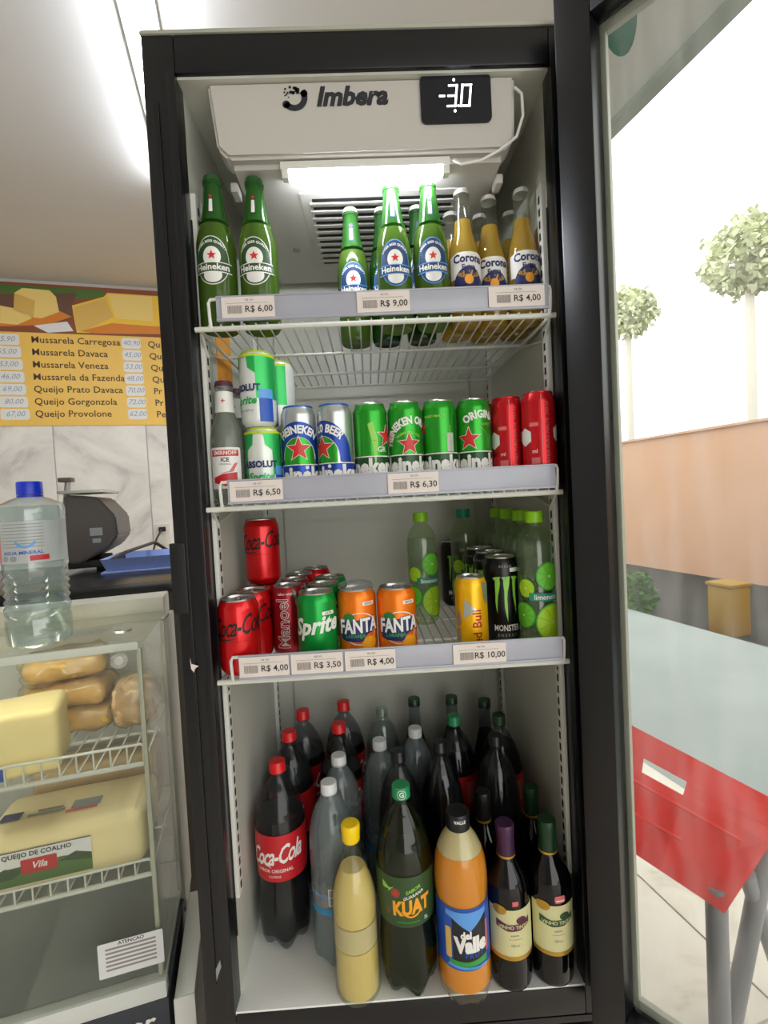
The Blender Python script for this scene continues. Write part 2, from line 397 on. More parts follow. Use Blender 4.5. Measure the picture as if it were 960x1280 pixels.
tube_light('long white fluorescent tube fixture on the ceiling left of the cooler', -.2, 1.0, 2.3)
tube_light('unseen white tube fixture added as ceiling fill light over the left of the shop', -1.25, .7, 2.0)  # out of view, added to light the case and the back wall
# wall outlet and cords
def pl(u, v, t):
    d = ray(u, v); k = t/d.dot(E2); q = CAM+d*k-ORG; return q.dot(E1), q.z
ox, oz = pl(204, 668, WT-.008)
ou = thing('wall_outlet', 'white wall outlet with a dark plug, beside the cooler', 'outlet', room(ox, WT-.008, oz), RA)
Box('cover_plate', 'outlet', ou, -.045, .045, -.01, 0, -.07, .07, .003); Box('plug', 'black_matte', ou, -.02, .02, -.04, -.01, .02, .05, .004)
bm = bmesh.new()
tube(bm, [room(ox-.0, WT-.05, oz+.035), room(ox-.03, WT-.07, oz-.02), room(ox-.07, WT-.08, oz-.15), room(ox-.08, WT-.09, oz-.4)], .006, 6)
tag(link('power_cord', bm, 'cord'), 'thin dark cord hanging from the wall outlet plug', 'cord')

# price board
s_l, zt = pl(0, 353, WT-.015); _, zb = pl(0, 534, WT-.015)
pb = thing('price_board', 'yellow cheese price board with brown lettering on the marble wall', 'sign', room(0, WT-.009, 0), RA)
S0, S1, ZB, ZT, ZM = -2.2, .6, 1.352, 2.205, 1.80
Box('board', 'board_yellow', pb, S0, S1, -.006, 0, ZB, ZT)
def bp(u, v): return pl(u, v, WT-.015)
def poly_px(m, pts, layer): return P(m, [bp(*q) for q in pts], layer)
_, zm1 = bp(100, 418)
ph = [Q('photo_brown', S0, S1, zm1, ZT, 1),
      poly_px('photo_green', [(0, 355), (130, 363), (130, 372), (70, 376), (0, 366)], 2), poly_px('photo_green', [(-160, 350), (0, 355), (0, 372), (-160, 380)], 2),
      poly_px('photo_dark', [(0, 368), (95, 366), (90, 398), (60, 405), (0, 392)], 3),
      poly_px('photo_orange', [(0, 392), (60, 382), (90, 396), (60, 406), (0, 408)], 4),
      poly_px('photo_cheese', [(18, 366), (28, 360), (62, 363), (70, 371), (44, 376)], 5), poly_px('photo_cheese_side', [(18, 366), (44, 376), (42, 397), (17, 388)], 5),
      poly_px('photo_cheese', [(44, 376), (70, 371), (74, 390), (52, 398), (42, 397)], 5), poly_px('photo_cheese', [(0, 382), (32, 388), (40, 398), (22, 406), (0, 404)], 5),
      poly_px('photo_white', [(42, 407), (84, 402), (92, 414), (60, 416)], 5),
      poly_px('photo_yellow', [(90, 382), (130, 371), (134, 366), (192, 370), (330, 372), (330, 420), (96, 416)], 6),
      poly_px('photo_cheese_side', [(92, 384), (132, 373), (142, 396), (110, 412), (96, 414)], 7),
      poly_px('photo_orange', [(100, 414), (140, 404), (192, 408), (330, 412), (330, 419), (120, 417)], 7),
      poly_px('photo_cheese', [(134, 368), (190, 371), (192, 402), (145, 398)], 7)]
decal('printed_photo', ph, None, pb, y=-.006, thick=.0002)
L1 = ['Mussarela Carregosa', 'Mussarela Davaca', 'Mussarela Veneza', 'Mussarela da Fazenda', 'Queijo Prato Davaca', 'Queijo Gorgonzola', 'Queijo Provolone']
L2 = ['Qu', 'Qu', 'Qu', 'Qu', 'Pr', 'Pr', 'Pe']
tx = []; pr_ = []; sb = []
for i, s_ in enumerate(L1):
    x, z = bp(34+i*.9, 428+i*15.6); x2, z2 = bp(150+i*1.4, 434+i*14.6+.6*i*.2)
    z = 1.868-i*.0742
    tx.append(T('board_text', s_, x+.02, z, .056, 2, .011, align='LEFT', sp=1.02))
    tx.append(T('board_text', L2[i], bp(185, 437)[0]+i*.004, z-.005, .056, 2, .011, align='LEFT'))
    for k, xx in enumerate((bp(-4+i, 440)[0], x2)):
        pr_.append(RR('print_white', xx-(.03 if k == 0 else -.01), xx+.12, z-.034, z+.031, .015, 1))
        sb.append(T('pen', ['45,90', '55,00', '53,00', '46,00', '69,00', '80,00', '67,00'][i] if k == 0 else ['40,90', '45,00', '53,00', '48,00', '70,00', '72,00', '62,00'][i], xx+(.045 if k == 0 else .065), z, .044, 3, -.005, shear=.3))
for k in tx: decal('lettering', [k], None, pb, y=-.006)
for k, h_ in zip(pr_, sb): o = decal('price_sticker', [k], None, pb, y=-.006); decal('handwriting', [h_], None, o, y=-.006)

# ================================================================== COOLER
W, H, D = .57, 1.475, .47
ZT_ = 1.532; XL, XR = -.0496, .603
fr_ = thing('beverage_cooler', 'tall black upright beverage cooler with its glass door swung open', 'refrigerator', (0, 0, G))
def cb(name, m, x0, x1, y0, y1, z0, z1, bev=0, parent=None, smooth=True):
    return Box(name, m, fr_ if parent is None else parent, x0, x1, y0, y1, z0-(G if parent is None else 0), z1-(G if parent is None else 0), bev, smooth)
cb('side_panel', 'black', XL, -.006, .03, .56, G+.03, ZT_, .002); cb('side_panel', 'black', W+.006, XR, .03, .56, G+.03, ZT_, .002)
cb('back_panel', 'black', XL, XR, .56, .58, G+.03, ZT_, .002)
cb('top_panel', 'black', XL, XR, .03, .56, H+.005, ZT_, .002)
cb('base_panel', 'black', XL, XR, .03, .56, G+.03, -.02, .002)
# front frame: four members with a stepped profile
for nm, x0, x1, z0, z1 in (('front_frame', XL, -.001, -.05, ZT_), ('front_frame', W+.001, XR, -.05, ZT_)):
    bm = bmesh.new(); box(bm, x0, x1, -.002, .031, z0-G, z1-G, .003)
    if x0 < 0: box(bm, x0+.012, x0+.022, -.005, 0, z0+.1-G, z1-.1-G, .001); box(bm, -.014, -.001, -.006, .004, .0-G, H-G, .002)
    else: box(bm, W+.001, W+.013, -.006, .004, .0-G, H-G, .002)
    link(nm, bm, 'black', fr_)
cb('front_frame', 'black', -.001, W+.001, -.002, .031, H, ZT_, .003); cb('front_frame', 'black', -.001, W+.001, -.002, .031, -.05, -.003, .003)
cb('top_cap', 'case_post', XL-.001, XR, -.004, .56, ZT_, ZT_+.006, .001)
for k in range(5):
    cb('grille_louver', 'black_plastic', XL+.01, XR-.01, .0, .02, -.066-k*.03, -.054-k*.03, .002)
cb('kick_plate', 'black_matte', XL, XR, .02, .04, G+.03, -.05, .002)
for x in (XL+.04, XR-.04):
    for y in (.08, .5):
        bm = bmesh.new(); rod(bm, (x, y, 0), (x, y, .035), .018, 12); link('foot', bm, 'black_matte', fr_)
# catch block on left frame, chipped paint mark
cb('door_catch', 'black_plastic', XL-.005, XL+.019, -.009, -.002, .655, .765, .002)
a_ = at_y(242, 832, -.003); o = decal('paint_chip', [P('paper', [(-.004, .014), (-.002, .004), (.009, .0), (.003, -.004), (.001, -.010), (-.003, -.004)], 1)], None, fr_); o.location = (a_.x, -.0055, a_.z-G)
a_ = at_y(273, 1215, -.003); o = decal('paint_chip', [P('grey_print', [(.004, .02), (-.006, .0), (-.004, -.016), (.0, -.004), (.005, .008)], 1)], None, fr_); o.location = (a_.x, -.0025, a_.z-G)
# liner
li = cb('liner_wall', 'liner', -.006, -.002, .005, D+.004, 0, H); cb('liner_wall', 'liner', W+.002, W+.006, .005, D+.004, 0, H)
cb('liner_back', 'liner', -.002, W+.002, D, D+.004, 0, H); cb('liner_ceiling', 'liner', -.002, W+.002, .005, D, H-.004, H)
cb('liner_floor', 'sill_white', -.002, W+.002, .0, D, -.006, 0)
cb('air_duct', 'liner', .04, .525, D-.012, D, .0, 1.30, .004)
# slotted uprights
for x, sgn in ((-.002, 1), (W+.002, -1)):
    for y in (.045, .43):
        bm = bmesh.new(); box(bm, min(x, x+sgn*.008), max(x, x+sgn*.008), y-.011, y+.011, .16-G, 1.32-G, .001)
        u_ = link('slotted_upright', bm, 'white', fr_)
        bm = bmesh.new(); z = .17
        while z < 1.31:
            xx = x+sgn*.008; box(bm, min(xx, xx+sgn*.0006), max(xx, xx+sgn*.0006), y-.003, y+.003, z-G, z+.012-G); z += .02
        s__ = link('slot', bm, 'dark_slot', u_, smooth=False); s__['kind'] = 'stuff'
    y = .018
    cb('seal_strip', 'dark_slot', min(x, x+sgn*.002), max(x, x+sgn*.002), .0285, .0315, .1, H-.2)
# evaporator housing with display and lettering
ev = Box('evaporator_cover', 'evap', fr_, .043, .522, .014, .06, 1.358-G, H-.001-G, .0)
bm = bmesh.new()
pts = [(.040, H-.001), (.522, H-.001), (.518, 1.375), (.5, 1.358), (.066, 1.358), (.050, 1.375)]
f1 = [bm.verts.new((x, .014, z-G)) for x, z in pts]; f2 = [bm.verts.new((x, .06, z-G)) for x, z in pts]
bm.faces.new(f1[::-1]); bm.faces.new(f2)
for i in range(6): bm.faces.new((f1[i], f1[(i+1) % 6], f2[(i+1) % 6], f2[i]))
bmesh.ops.bevel(bm, geom=bm.edges[:], offset=.005, segments=3, affect='EDGES')
bmesh.ops.recalc_face_normals(bm, faces=bm.faces)
bm.to_mesh(ev.data); bm.free(); ev.data.shade_smooth(); ev.data.set_sharp_from_angle(angle=math.radians(50))
lg = []
lx, lz, lr = .1745, 1.447-G, .0205
lg.append(RING('logo', lx, lz, .011, lr, -150, 38, 1)); lg.append(EL('logo', lx+.0155, lz+.006, .0055, .0055, 1)); lg.append(EL('logo', lx-.013, lz-.010, .006, .006, 1))
rr = random.Random(3)
for k in range(16):
    a = math.radians(55+k*8); r0 = .013+rr.uniform(-.006, .006); s_ = .0028*(1-k/24)
    lg.append(RR('logo', lx+r0*math.cos(a)-s_/1, lx+r0*math.cos(a)+s_, lz+r0*math.sin(a)-s_, lz+r0*math.sin(a)+s_, s_*.5, 1))
lg.append(T('logo', 'Imbera', .263, lz-.001, .040, 1, .045, shear=.25, sx=.98))
decal('lettering', lg, None, ev, y=.014)
dpan = RR('screen', .371, .482, 1.4-G, 1.476-G-.003, .008, 1)
bm = bmesh.new(); vs = [bm.verts.new((a, .010, b)) for a, b in dpan[2][0]]; vs2 = [bm.verts.new((a, .0145, b)) for a, b in dpan[2][0]]
bm.faces.new(vs[::-1]); n_ = len(vs)
for i in range(n_): bm.faces.new((vs[i], vs[(i+1) % n_], vs2[(i+1) % n_], vs2[i]))
bmesh.ops.recalc_face_normals(bm, faces=bm.faces)
dsp = link('display', bm, 'screen', ev, smooth=False)
def seg7(x, z, w_, h_, on, t_=.0028, sh=.12):
    S = {'a': (0, h_-t_, w_, h_), 'g': (0, h_/2-t_/2, w_, h_/2+t_/2), 'd': (0, 0, w_, t_), 'f': (0, h_/2, t_, h_), 'b': (w_-t_, h_/2, w_, h_), 'e': (0, 0, t_, h_/2), 'c': (w_-t_, 0, w_, h_/2)}
    return [P('digits', [(x+a+sh*b, z+b), (x+c+sh*b, z+b), (x+c+sh*d, z+d), (x+a+sh*d, z+d)], 1) for k in on for a, b, c, d in [S[k]]]
dz = 1.423-G
dg_ = seg7(.398, dz, .009, .034, 'g') + seg7(.411, dz, .015, .034, 'abgcd') + seg7(.432, dz, .016, .034, 'abcdef') + [EL('digits', .4295, dz+.0015, .0015, .0018, 1), EL('digits', .424, dz-.006, .0018, .0022, 1), EL('digits', .424, dz+.041, .0018, .0022, 1)]
decal('digit', dg_, None, dsp, y=.010)
# underside of the evaporator: sloping pan with louvres
pan = Box('drip_pan', 'evap', fr_, .07, .5, .03, .44, 1.3495-G, 1.372-G, .004)
pf = Box('vent_frame', 'evap', pan, .165, .455, .09, .36, 1.3475-G, 1.351-G, .001)
for k in range(11):
    y = .105+k*.0225
    Box('vent_slot', 'dark_slot', pf, .185, .435, y, y+.009, 1.3468-G, 1.3480-G, .0, smooth=False)
    if k < 10: Box('vent_slat', 'evap', pf, .18, .44, y+.010, y+.0205, 1.3448-G, 1.3480-G, .001)
bm = bmesh.new(); rod(bm, (.132, .28, 1.3475-G), (.132, .28, 1.351-G), .008, 14); link('screw', bm, 'dull_silver', pan)
for x in (.062, .505): Box('latch', 'evap', pan, x-.006, x+.006, .06, .09, 1.336-G, 1.352-G, .003)
# led bar
led = Box('lamp_housing', 'white', fr_, .145, .415, .020, .044, 1.343-G, 1.356-G, .002)
bm = bmesh.new(); rod(bm, (.158, .028, 1.338-G), (.402, .028, 1.338-G), .0065, 10); link('led_tube', bm, 'led', led)
for x in (.147, .403): Box('lamp_socket', 'white', led, x, x+.011, .021, .035, 1.330-G, 1.346-G, .002)
bm = bmesh.new(); pts = []
c0 = [(.520, 1.452), (.530, 1.44), (.530, 1.405), (.518, 1.372), (.49, 1.352), (.46, 1.338), (.43, 1.335), (.412, 1.348)]
for i in range(len(c0)-1):
    for k in range(3):
        t = k/3; pts.append((c0[i][0]*(1-t)+c0[i+1][0]*t, .012-.006*math.sin(PI*(i+t)/7), c0[i][1]*(1-t)+c0[i+1][1]*t-G))
tube(bm, pts, .0022, 8); link('sensor_cable', bm, 'white', fr_)
# orange sticker inside left wall
bm = bmesh.new(); box(bm, -.002, -.0012, .12, .215, 1.03-G, 1.16-G); link('orange_sticker', bm, 'orange_sticker', fr_, smooth=False)

# the open door, hinged on the right
TH = math.radians(41)
dr = bpy.data.objects.new('door', None); COL.objects.link(dr); dr.parent = fr_; dr.location = (XR-.006, -.012, -G); dr.rotation_euler = (0, 0, -PI/2+TH)
# local x runs along the door away from the hinge; local y is its inner side
dw, dh0, dh1 = .66, -.035, 1.535
FRW = .052
def door_member(x0, x1, z0, z1, vert):
    bm = bmesh.new(); box(bm, x0, x1, -.045, .0, z0, z1, .003)
    if vert:
        s = 1 if x0 < .1 else -1
        for k, (a, b, h) in enumerate(((.003, .011, .006), (.016, .029, .010), (.034, .044, .006))):
            aa, bb = (x0+a, x0+b) if s > 0 else (x1-b, x1-a); box(bm, aa, bb, -.001, h, z0+.02, z1-.02, .002)
    else:
        for a, b, h in ((.006, .018, .006), (.024, .04, .009)): box(bm, x0, x1, -.001, h, z0+a, z0+b, .002)
    return link('door_frame', bm, 'black', dr)
door_member(0, FRW, dh0, dh1, True); door_member(dw-FRW, dw, dh0, dh1, True)
door_member(FRW, dw-FRW, dh1-.06, dh1, False); door_member(FRW, dw-FRW, dh0, dh0+.06, False)
Box('glass_pane', 'door_pane', dr, FRW-.004, dw-FRW+.004, -.020, -.014, dh0+.058, dh1-.058)
for x0 in (FRW, dw-FRW-.008): Box('glass_seal', 'case_post', dr, x0, x0+.008, -.014, -.004, dh0+.06, dh1-.06, .001)
for z0 in (dh0+.06, dh1-.074): Box('glass_seal', 'case_post', dr, FRW+.008, dw-FRW-.008, -.014, -.004, z0, z0+.014, .001)

# ================================================================== SHELVES
ZS = [1.096, .8174, .5439]
SHL = ['white wire shelf carrying the beer bottles, topmost in the cooler', 'white wire shelf carrying the tall cans, second from the top in the cooler', 'white wire shelf carrying the soda cans, third from the top in the cooler']
wire_me = None; dep = .425
for zi, z in enumerate(ZS):
    sh = thing('wire_shelf', SHL[zi], 'shelf', (0, 0, z), 0, 'wire shelves in the cooler')
    x0, x1 = .008, W-.008
    bm = bmesh.new(); tube(bm, [(x0-.004, .0, -.004), (x1+.004, 0, -.004)], .0042, 8); link('front_rail', bm, 'wire', sh)
    for y in (.155, .30, dep-.003):
        bm = bmesh.new(); rod(bm, (x0, y, -.003), (x1, y, -.003), .0028, 8); link('cross_rail', bm, 'wire', sh)
    for x in (x0+.001, x1-.001):
        bm = bmesh.new(); rod(bm, (x, 0, -.003), (x, dep, -.003), .0032, 8); link('side_rail', bm, 'wire', sh)
    n = 30
    for k in range(n):
        x = x0+.018+(x1-x0-.036)*k/(n-1)
        if wire_me is None:
            bm = bmesh.new(); rod(bm, (0, -.002, .0012), (0, dep, .0012), .0014, 6); o = link('wire', bm, 'wire', sh); wire_me = o.data
        else: o = bpy.data.objects.new('wire', wire_me); COL.objects.link(o); o.parent = sh
        o.location = (x, 0, 0)
    xs0, xs1 = .041, W-.018
    hgt = .034
    for xa, dx in ((xs0-.012, .014), (xs1+.004, -.006)):      # hoop at both ends that carries the strip
        bm = bmesh.new(); tube(bm, [(xa, -.002, -.004), (xa, -.006, .01), (xa, -.008, .032), (xa+dx*.2, -.008, .0375), (xa+dx*1.6, -.008, .038)], .0026, 8)
        link('strip_hoop', bm, 'wire', sh)
    bm = bmesh.new(); box(bm, xs0, xs1, -.011, -.0085, .006, .006+hgt, .0007); box(bm, xs0, xs1, -.0135, -.0085, .003, .007, .0008); box(bm, xs0, xs1, -.0125, -.0085, .0385, .041, .0008)
    link('price_channel', bm, 'strip', sh)
    for x, s in ((.0, 1), (W, -1)):
        bm = bmesh.new(); tube(bm, [(x+s*.004, .052, -.045), (x+s*.005, .05, -.03), (x+s*.009, .012, -.006)], .0024, 8); rod(bm, (x+s*.004, .04, -.03), (x+s*.008, .16, -.005), .002, 6)
        link('bracket', bm, 'wire', sh)
# price tags
TAGS = [(0, .050, .130, 'R$ 6,00', 'left'), (0, .255, .336, 'R$ 9,00', 'mid'), (0, .458, .545, 'R$ 4,00', 'right'),
        (1, .045, .126, 'R$ 6,50', 'left'), (1, .288, .367, 'R$ 6,30', 'mid'),
        (2, .043, .1195, 'R$ 4,00', 'a'), (2, .123, .2035, 'R$ 3,50', 'b'), (2, .207, .286, 'R$ 4,00', 'c'), (2, .377, .461, 'R$ 10,00', 'd')]
TL = ['white price tag under the two green bottles at the left of the top shelf', 'white price tag in the middle of the top shelf strip', 'white price tag at the right end of the top shelf strip',
      'white price tag at the left end of the strip below the tall cans', 'white price tag in the middle of the strip below the tall cans',
      'leftmost price tag on the soda can shelf, below the coarse red cans', 'price tag on the soda can shelf below the green soda can', 'price tag on the soda can shelf below the orange cans', 'price tag on the soda can shelf below the yellow can']
TL[5] = 'leftmost price tag on the soda can shelf, beside the large red can'
for (zi, x0, x1, s_, _), lab in zip(TAGS, TL):
    w_ = x1-x0
    t_ = thing('price_tag', lab, 'price tag', ((x0+x1)/2, -.0135, ZS[zi]+.007), 0, 'price tags on the shelf strips')
    Box('card', 'paper', t_, -w_/2, w_/2, 0, .0010, .0, .031, 0, smooth=False)
    decal('lettering', [T('ink', s_, .016, .012, .0135, 1, .01), T('grey_ink', 'R$ UN', .002, .026, .0042, 1, .01)], None, t_)
    decal('barcode', [BAR('grey_ink', -.031, -.009, .006, .018, 1, 16), Q('grey_ink', -.033, .03, .0212, .0217, 1)], None, t_)

# ================================================================== CANS
def can_prof(R, h):
    return [(0, .004), (R*.62, .003), (R*.72, .0), (R*.80, .0012), (R*.97, .009), (R, .013), (R, h-.016), (R*.985, h-.013), (R*.87, h-.004), (R*.84, h-.0025)]
def can_lid(parent, R, h, m='silver'):
    r = R*.84
    o = Lathe('lid', m, parent, [(r*1.0, h-.004), (r*1.03, h-.001), (r*1.0, h), (r*.95, h-.0006), (r*.90, h-.0045), (r*.80, h-.0045), (r*.78, h-.0035), (0, h-.0035)], 32)
    bm = bmesh.new()
    vs = [bm.verts.new((r*.42*math.cos(a)*.72, -r*.42+r*.30*math.sin(a), h-.0033)) for a in [2*PI*i/16 for i in range(16)]]; bm.faces.new(vs)
    link('mouth_panel', bm, 'dull_silver', o, smooth=False)
    bm = bmesh.new(); n = 16
    for i in range(n):
        a, b = 2*PI*i/n, 2*PI*(i+1)/n
        for k, (ra, rb) in enumerate(((.30, .18),)):
            q = [(r*ra*.8*math.cos(a), r*.12+r*ra*1.25*math.sin(a)), (r*ra*.8*math.cos(b), r*.12+r*ra*1.25*math.sin(b)), (r*rb*.8*math.cos(b), r*.12+r*rb*1.25*math.sin(b)), (r*rb*.8*math.cos(a), r*.12+r*rb*1.25*math.sin(a))]
            lo = [bm.verts.new((x, y, h-.0025)) for x, y in q]; hi = [bm.verts.new((x, y, h-.0012)) for x, y in q]
            bm.faces.new(hi); bm.faces.new((lo[0], lo[1], hi[1], hi[0])); bm.faces.new((lo[2], lo[3], hi[3], hi[2]))
    bmesh.ops.recalc_face_normals(bm, faces=bm.faces)
    link('pull_tab', bm, 'silver', o)
def base_can(R, h, body, label, cat='can', lid='silver'):
    t = thing('drink_can', label, cat)
    p = can_prof(R, h); Lathe('can_body', body, t, p, 36); can_lid(t, R, h, lid)
    return t
PROTO = {}
RT, RS = .0288, .033
SLIM = dict(cor=.92, hz=.94, hd=.88, lime=.93, limet=.93, mon=.94, red=.94, coke=.98, coke2=.96, zero=.88, dg2=.92, dg3=.92, wat=.95, wclr=.93, wd=.88, wn=.88, gs=.92, kuat=.98, wp=.98, wg=.98)
BODY = dict(cor=.0292, hz=.0305, hk=.0305, hd=.0305, lime=.034, limet=.034, mon=.0325, red=RT, coke=RS, sprite=RS, fanta=RS, fantac=RS, manoel=RT, rb=.0268, hb0=RT, hb1=RT, g0=RT, g1=RT, g2=RT, g3=RT, ab0=RT, ab1=RT, smi=.0275,
    coke2=.049, kuat=.049, zero=.049, dg2=.049, dg3=.049, wat=.0425, wclr=.0425, wd=.0365, wn=.0365, wp=.0365, wg=.0365, gs=.042, cus=.0385, dv=.0445)
PLACED = []
def spread():
    """shoulder to shoulder, never through each other: nudges neighbours apart, the ones behind giving way most"""
    lv = {}
    for o, R in PLACED: lv.setdefault(round(o.location.z, 3), []).append([o, R, o.location.x, o.location.y])
    for z, L in lv.items():
        for it in range(400):
            for i, a in enumerate(L):
                for b in L[i+1:]:
                    dx, dy = b[2]-a[2], b[3]-a[3]; d = math.hypot(dx, dy); need = a[1]+b[1]+.0006
                    if d < need:
                        if d < 1e-5: dx, dy, d = 0, 1, 1
                        wa, wb = .15+max(0, a[3]), .15+max(0, b[3]); k = (need-d)/d*.5
                        a[2] -= dx*k*wa/(wa+wb)*.8; a[3] -= dy*k*wa/(wa+wb)*1.2; b[2] += dx*k*wb/(wa+wb)*.8; b[3] += dy*k*wb/(wa+wb)*1.2
                a[2] = min(max(a[2], a[1]+.001), .569-a[1]); a[3] = min(a[3], .455-a[1])
        for o, R, x, y in L: o.location.x, o.location.y = x, y
def put(kind, loc, rz=0, label=None, group=None, tilt=None, **k):
    if kind not in PROTO: o = PROTO[kind] = BUILD[kind]()
    else: o = copy_tree(PROTO[kind])
    o.location = loc; o.rotation_euler = (0, 0, rz); o['label'] = label
    if 'group' in o.keys() and not group: del o['group']
    if group: o['group'] = group
    k_ = SLIM.get(kind, 1.0); o.scale = (k_, k_, 1); PLACED.append((o, BODY[kind]*k_))
    return o
RS, HS = .033, .122; RT, HT = .0288, .156; RL = .0288
cyl = lambda R: (lambda z: R)
def coke_can():
    t = base_can(RS, HS, 'can_red', '')
    decal('lettering', [T('print_black', 'Coca-Cola', .000, .080, .044, 1, .012, shear=.42, sx=.56, wave=.10, sp=.9),
        P('print_black', [(-.045, .060), (-.02, .058), (.002, .063), (-.02, .0605), (-.044, .0625)], 1), Q('can_darkred', -.03, .02, .0565, .0575, 1)], cyl(RS), t)
    return t
def name_can():
    t = base_can(RT, .125, 'can_darkred', '')
    R = RT
    decal('lettering', [T('print_white', 'Manoel', -.008, .060, .030, 1, .03, rot=PI/2, sx=1.0), T('can_darkred', 'Manoel', -.008, .060, .030, 2, -.004, rot=PI/2)], cyl(R), t)
    pts = [(.010, .118), (.014, .095), (.022, .07), (.026, .05), (.020, .03), (.022, .01), (.030, .012), (.034, .05), (.028, .075), (.019, .1), (.015, .118)]
    decal('label', [(('can_silver'), 1, [[pts[i], pts[i+1], pts[9-i], pts[10-i]] for i in range(4)]), P('can_silver', [pts[4], pts[5], pts[6]], 1), T('print_white', 'sabor original', .0, .112, .006, 1)], cyl(R), t)
    return t
def sprite_can():
    t = base_can(RS, HS, 'can_green', '')
    decal('lettering', [T('print_white', 'Sprite', .000, .069, .038, 1, .035, shear=.25, sx=.92, wave=.10), RR('print_white', .012, .034, .086, .092, .001, 1), T('can_green', 'LATA', .023, .089, .005, 2)], cyl(RS), t)
    decal('label', [EL('print_white', .020, .019, .0085, .0095, 1), T('can_green', 'ZERO', .020, .019, .0055, 2)], cyl(RS), t)
    return t
def fanta_can():
    t = base_can(RS, HS, 'can_orange', '')
    decal('label', [EL('print_white', .002, .058, .0315, .027, 1), EL('can_orange', .002, .058, .030, .0255, 2), P('print_navy', [(-.032, .042), (-.030, .072), (.027, .074), (.031, .058), (.012, .046), (.006, .036), (-.022, .038)], 3),
        EL('leaf_green', -.016, .077, .010, .007, 3), EL('kuat_orange', .018, .033, .014, .011, 3), EL('label_red', -.030, .06, .003, .004, 3), Q('print_white', .022, .028, .004, .018, 3)], cyl(RS), t)
    decal('lettering', [T('print_navy', 'FANTA', .000, .061, .033, 4, .075, sx=.66, wave=.05), T('print_white', 'FANTA', .000, .062, .032, 5, .035, sx=.66, wave=.05), T('print_green', 'LARANJA', -.006, .046, .008, 4, .03)], cyl(RS), t)
    decal('badge', [RR('print_white', .008, .030, .096, .102, .001, 1), T('ink', 'NOVA', .019, .099, .005, 2)], cyl(RS), t)
    return t
def fanta_capped():
    t = fanta_can()
    Lathe('clear_lid', 'lens_cover', t, [(RS*.9, HS-.003), (RS*.93, HS+.002), (RS*.8, HS+.008), (RS*.4, HS+.011), (0, HS+.0115)], 28)
    return t
def energy_yellow():
    R, h = .0268, .134; t = base_can(R, h, 'can_yellow', '')
    decal('label', [P('can_silver', [(-.020, .066), (.004, .080), (-.016, .098)], 1), P('can_silver', [(.014, .126), (.030, .120), (.030, .096), (.022, .086), (.017, .1)], 1), P('can_silver', [(-.034, .052), (-.023, .056), (-.026, .075), (-.034, .08)], 1), P('can_silver', [(-.034, .02), (-.026, .03), (-.027, .05), (-.034, .046)], 1)], cyl(R), t)
    decal('lettering', [T('can_darkred', 'Red Bull', .004, .046, .021, 1, .01, rot=PI/2), T('kuat_orange', 'tropical', .013, .06, .008, 1, .0, rot=PI/2)], cyl(R), t)
    return t
def claw(x, z0, z1, w_, seed):
    r = random.Random(seed); n = 7; Lp = []; Rp = []
    for i in range(n):
        t = i/(n-1); ww = w_*(1-t)**.7*(1+.25*r.uniform(-1, 1)); cx = x+.0015*math.sin(5*t+seed)
        Lp.append((cx-ww/2, z0+(z1-z0)*t)); Rp.append((cx+ww/2, z0+(z1-z0)*t))
    return ('monster_green', 1, [[Lp[i], Rp[i], Rp[i+1], Lp[i+1]] for i in range(n-1)])
def energy_black():
    R, h = .0325, .158; t = base_can(R, h, 'can_black', '')
    decal('emblem', [claw(-.017, .124, .060, .009, 1), claw(.0, .124, .045, .010, 2), claw(.017, .124, .056, .009, 3), P('monster_green', [(-.025, .1225), (-.010, .1245), (-.012, .119), (-.022, .118)], 1), P('monster_green', [(-.008, .1235), (.008, .1245), (.004, .118), (-.004, .118)], 1), P('monster_green', [(.010, .1245), (.025, .1225), (.022, .118), (.012, .119)], 1)], cyl(R), t)
    decal('lettering', [T('print_white', 'MONSTER', 0, .034, .0150, 1, .02, sx=.72), T('grey_print', 'ENERGY', 0, .0215, .007, 1, .01, sp=1.6), ], cyl(R), t)
    decal('lettering', [T('grey_print', 'BRASIL', 0, .142, .0055, 1, sp=1.5)], cyl(R), t)
    decal('badge', [RR('print_white', .008, .027, .132, .139, .001, 1)], cyl(R), t)
    return t
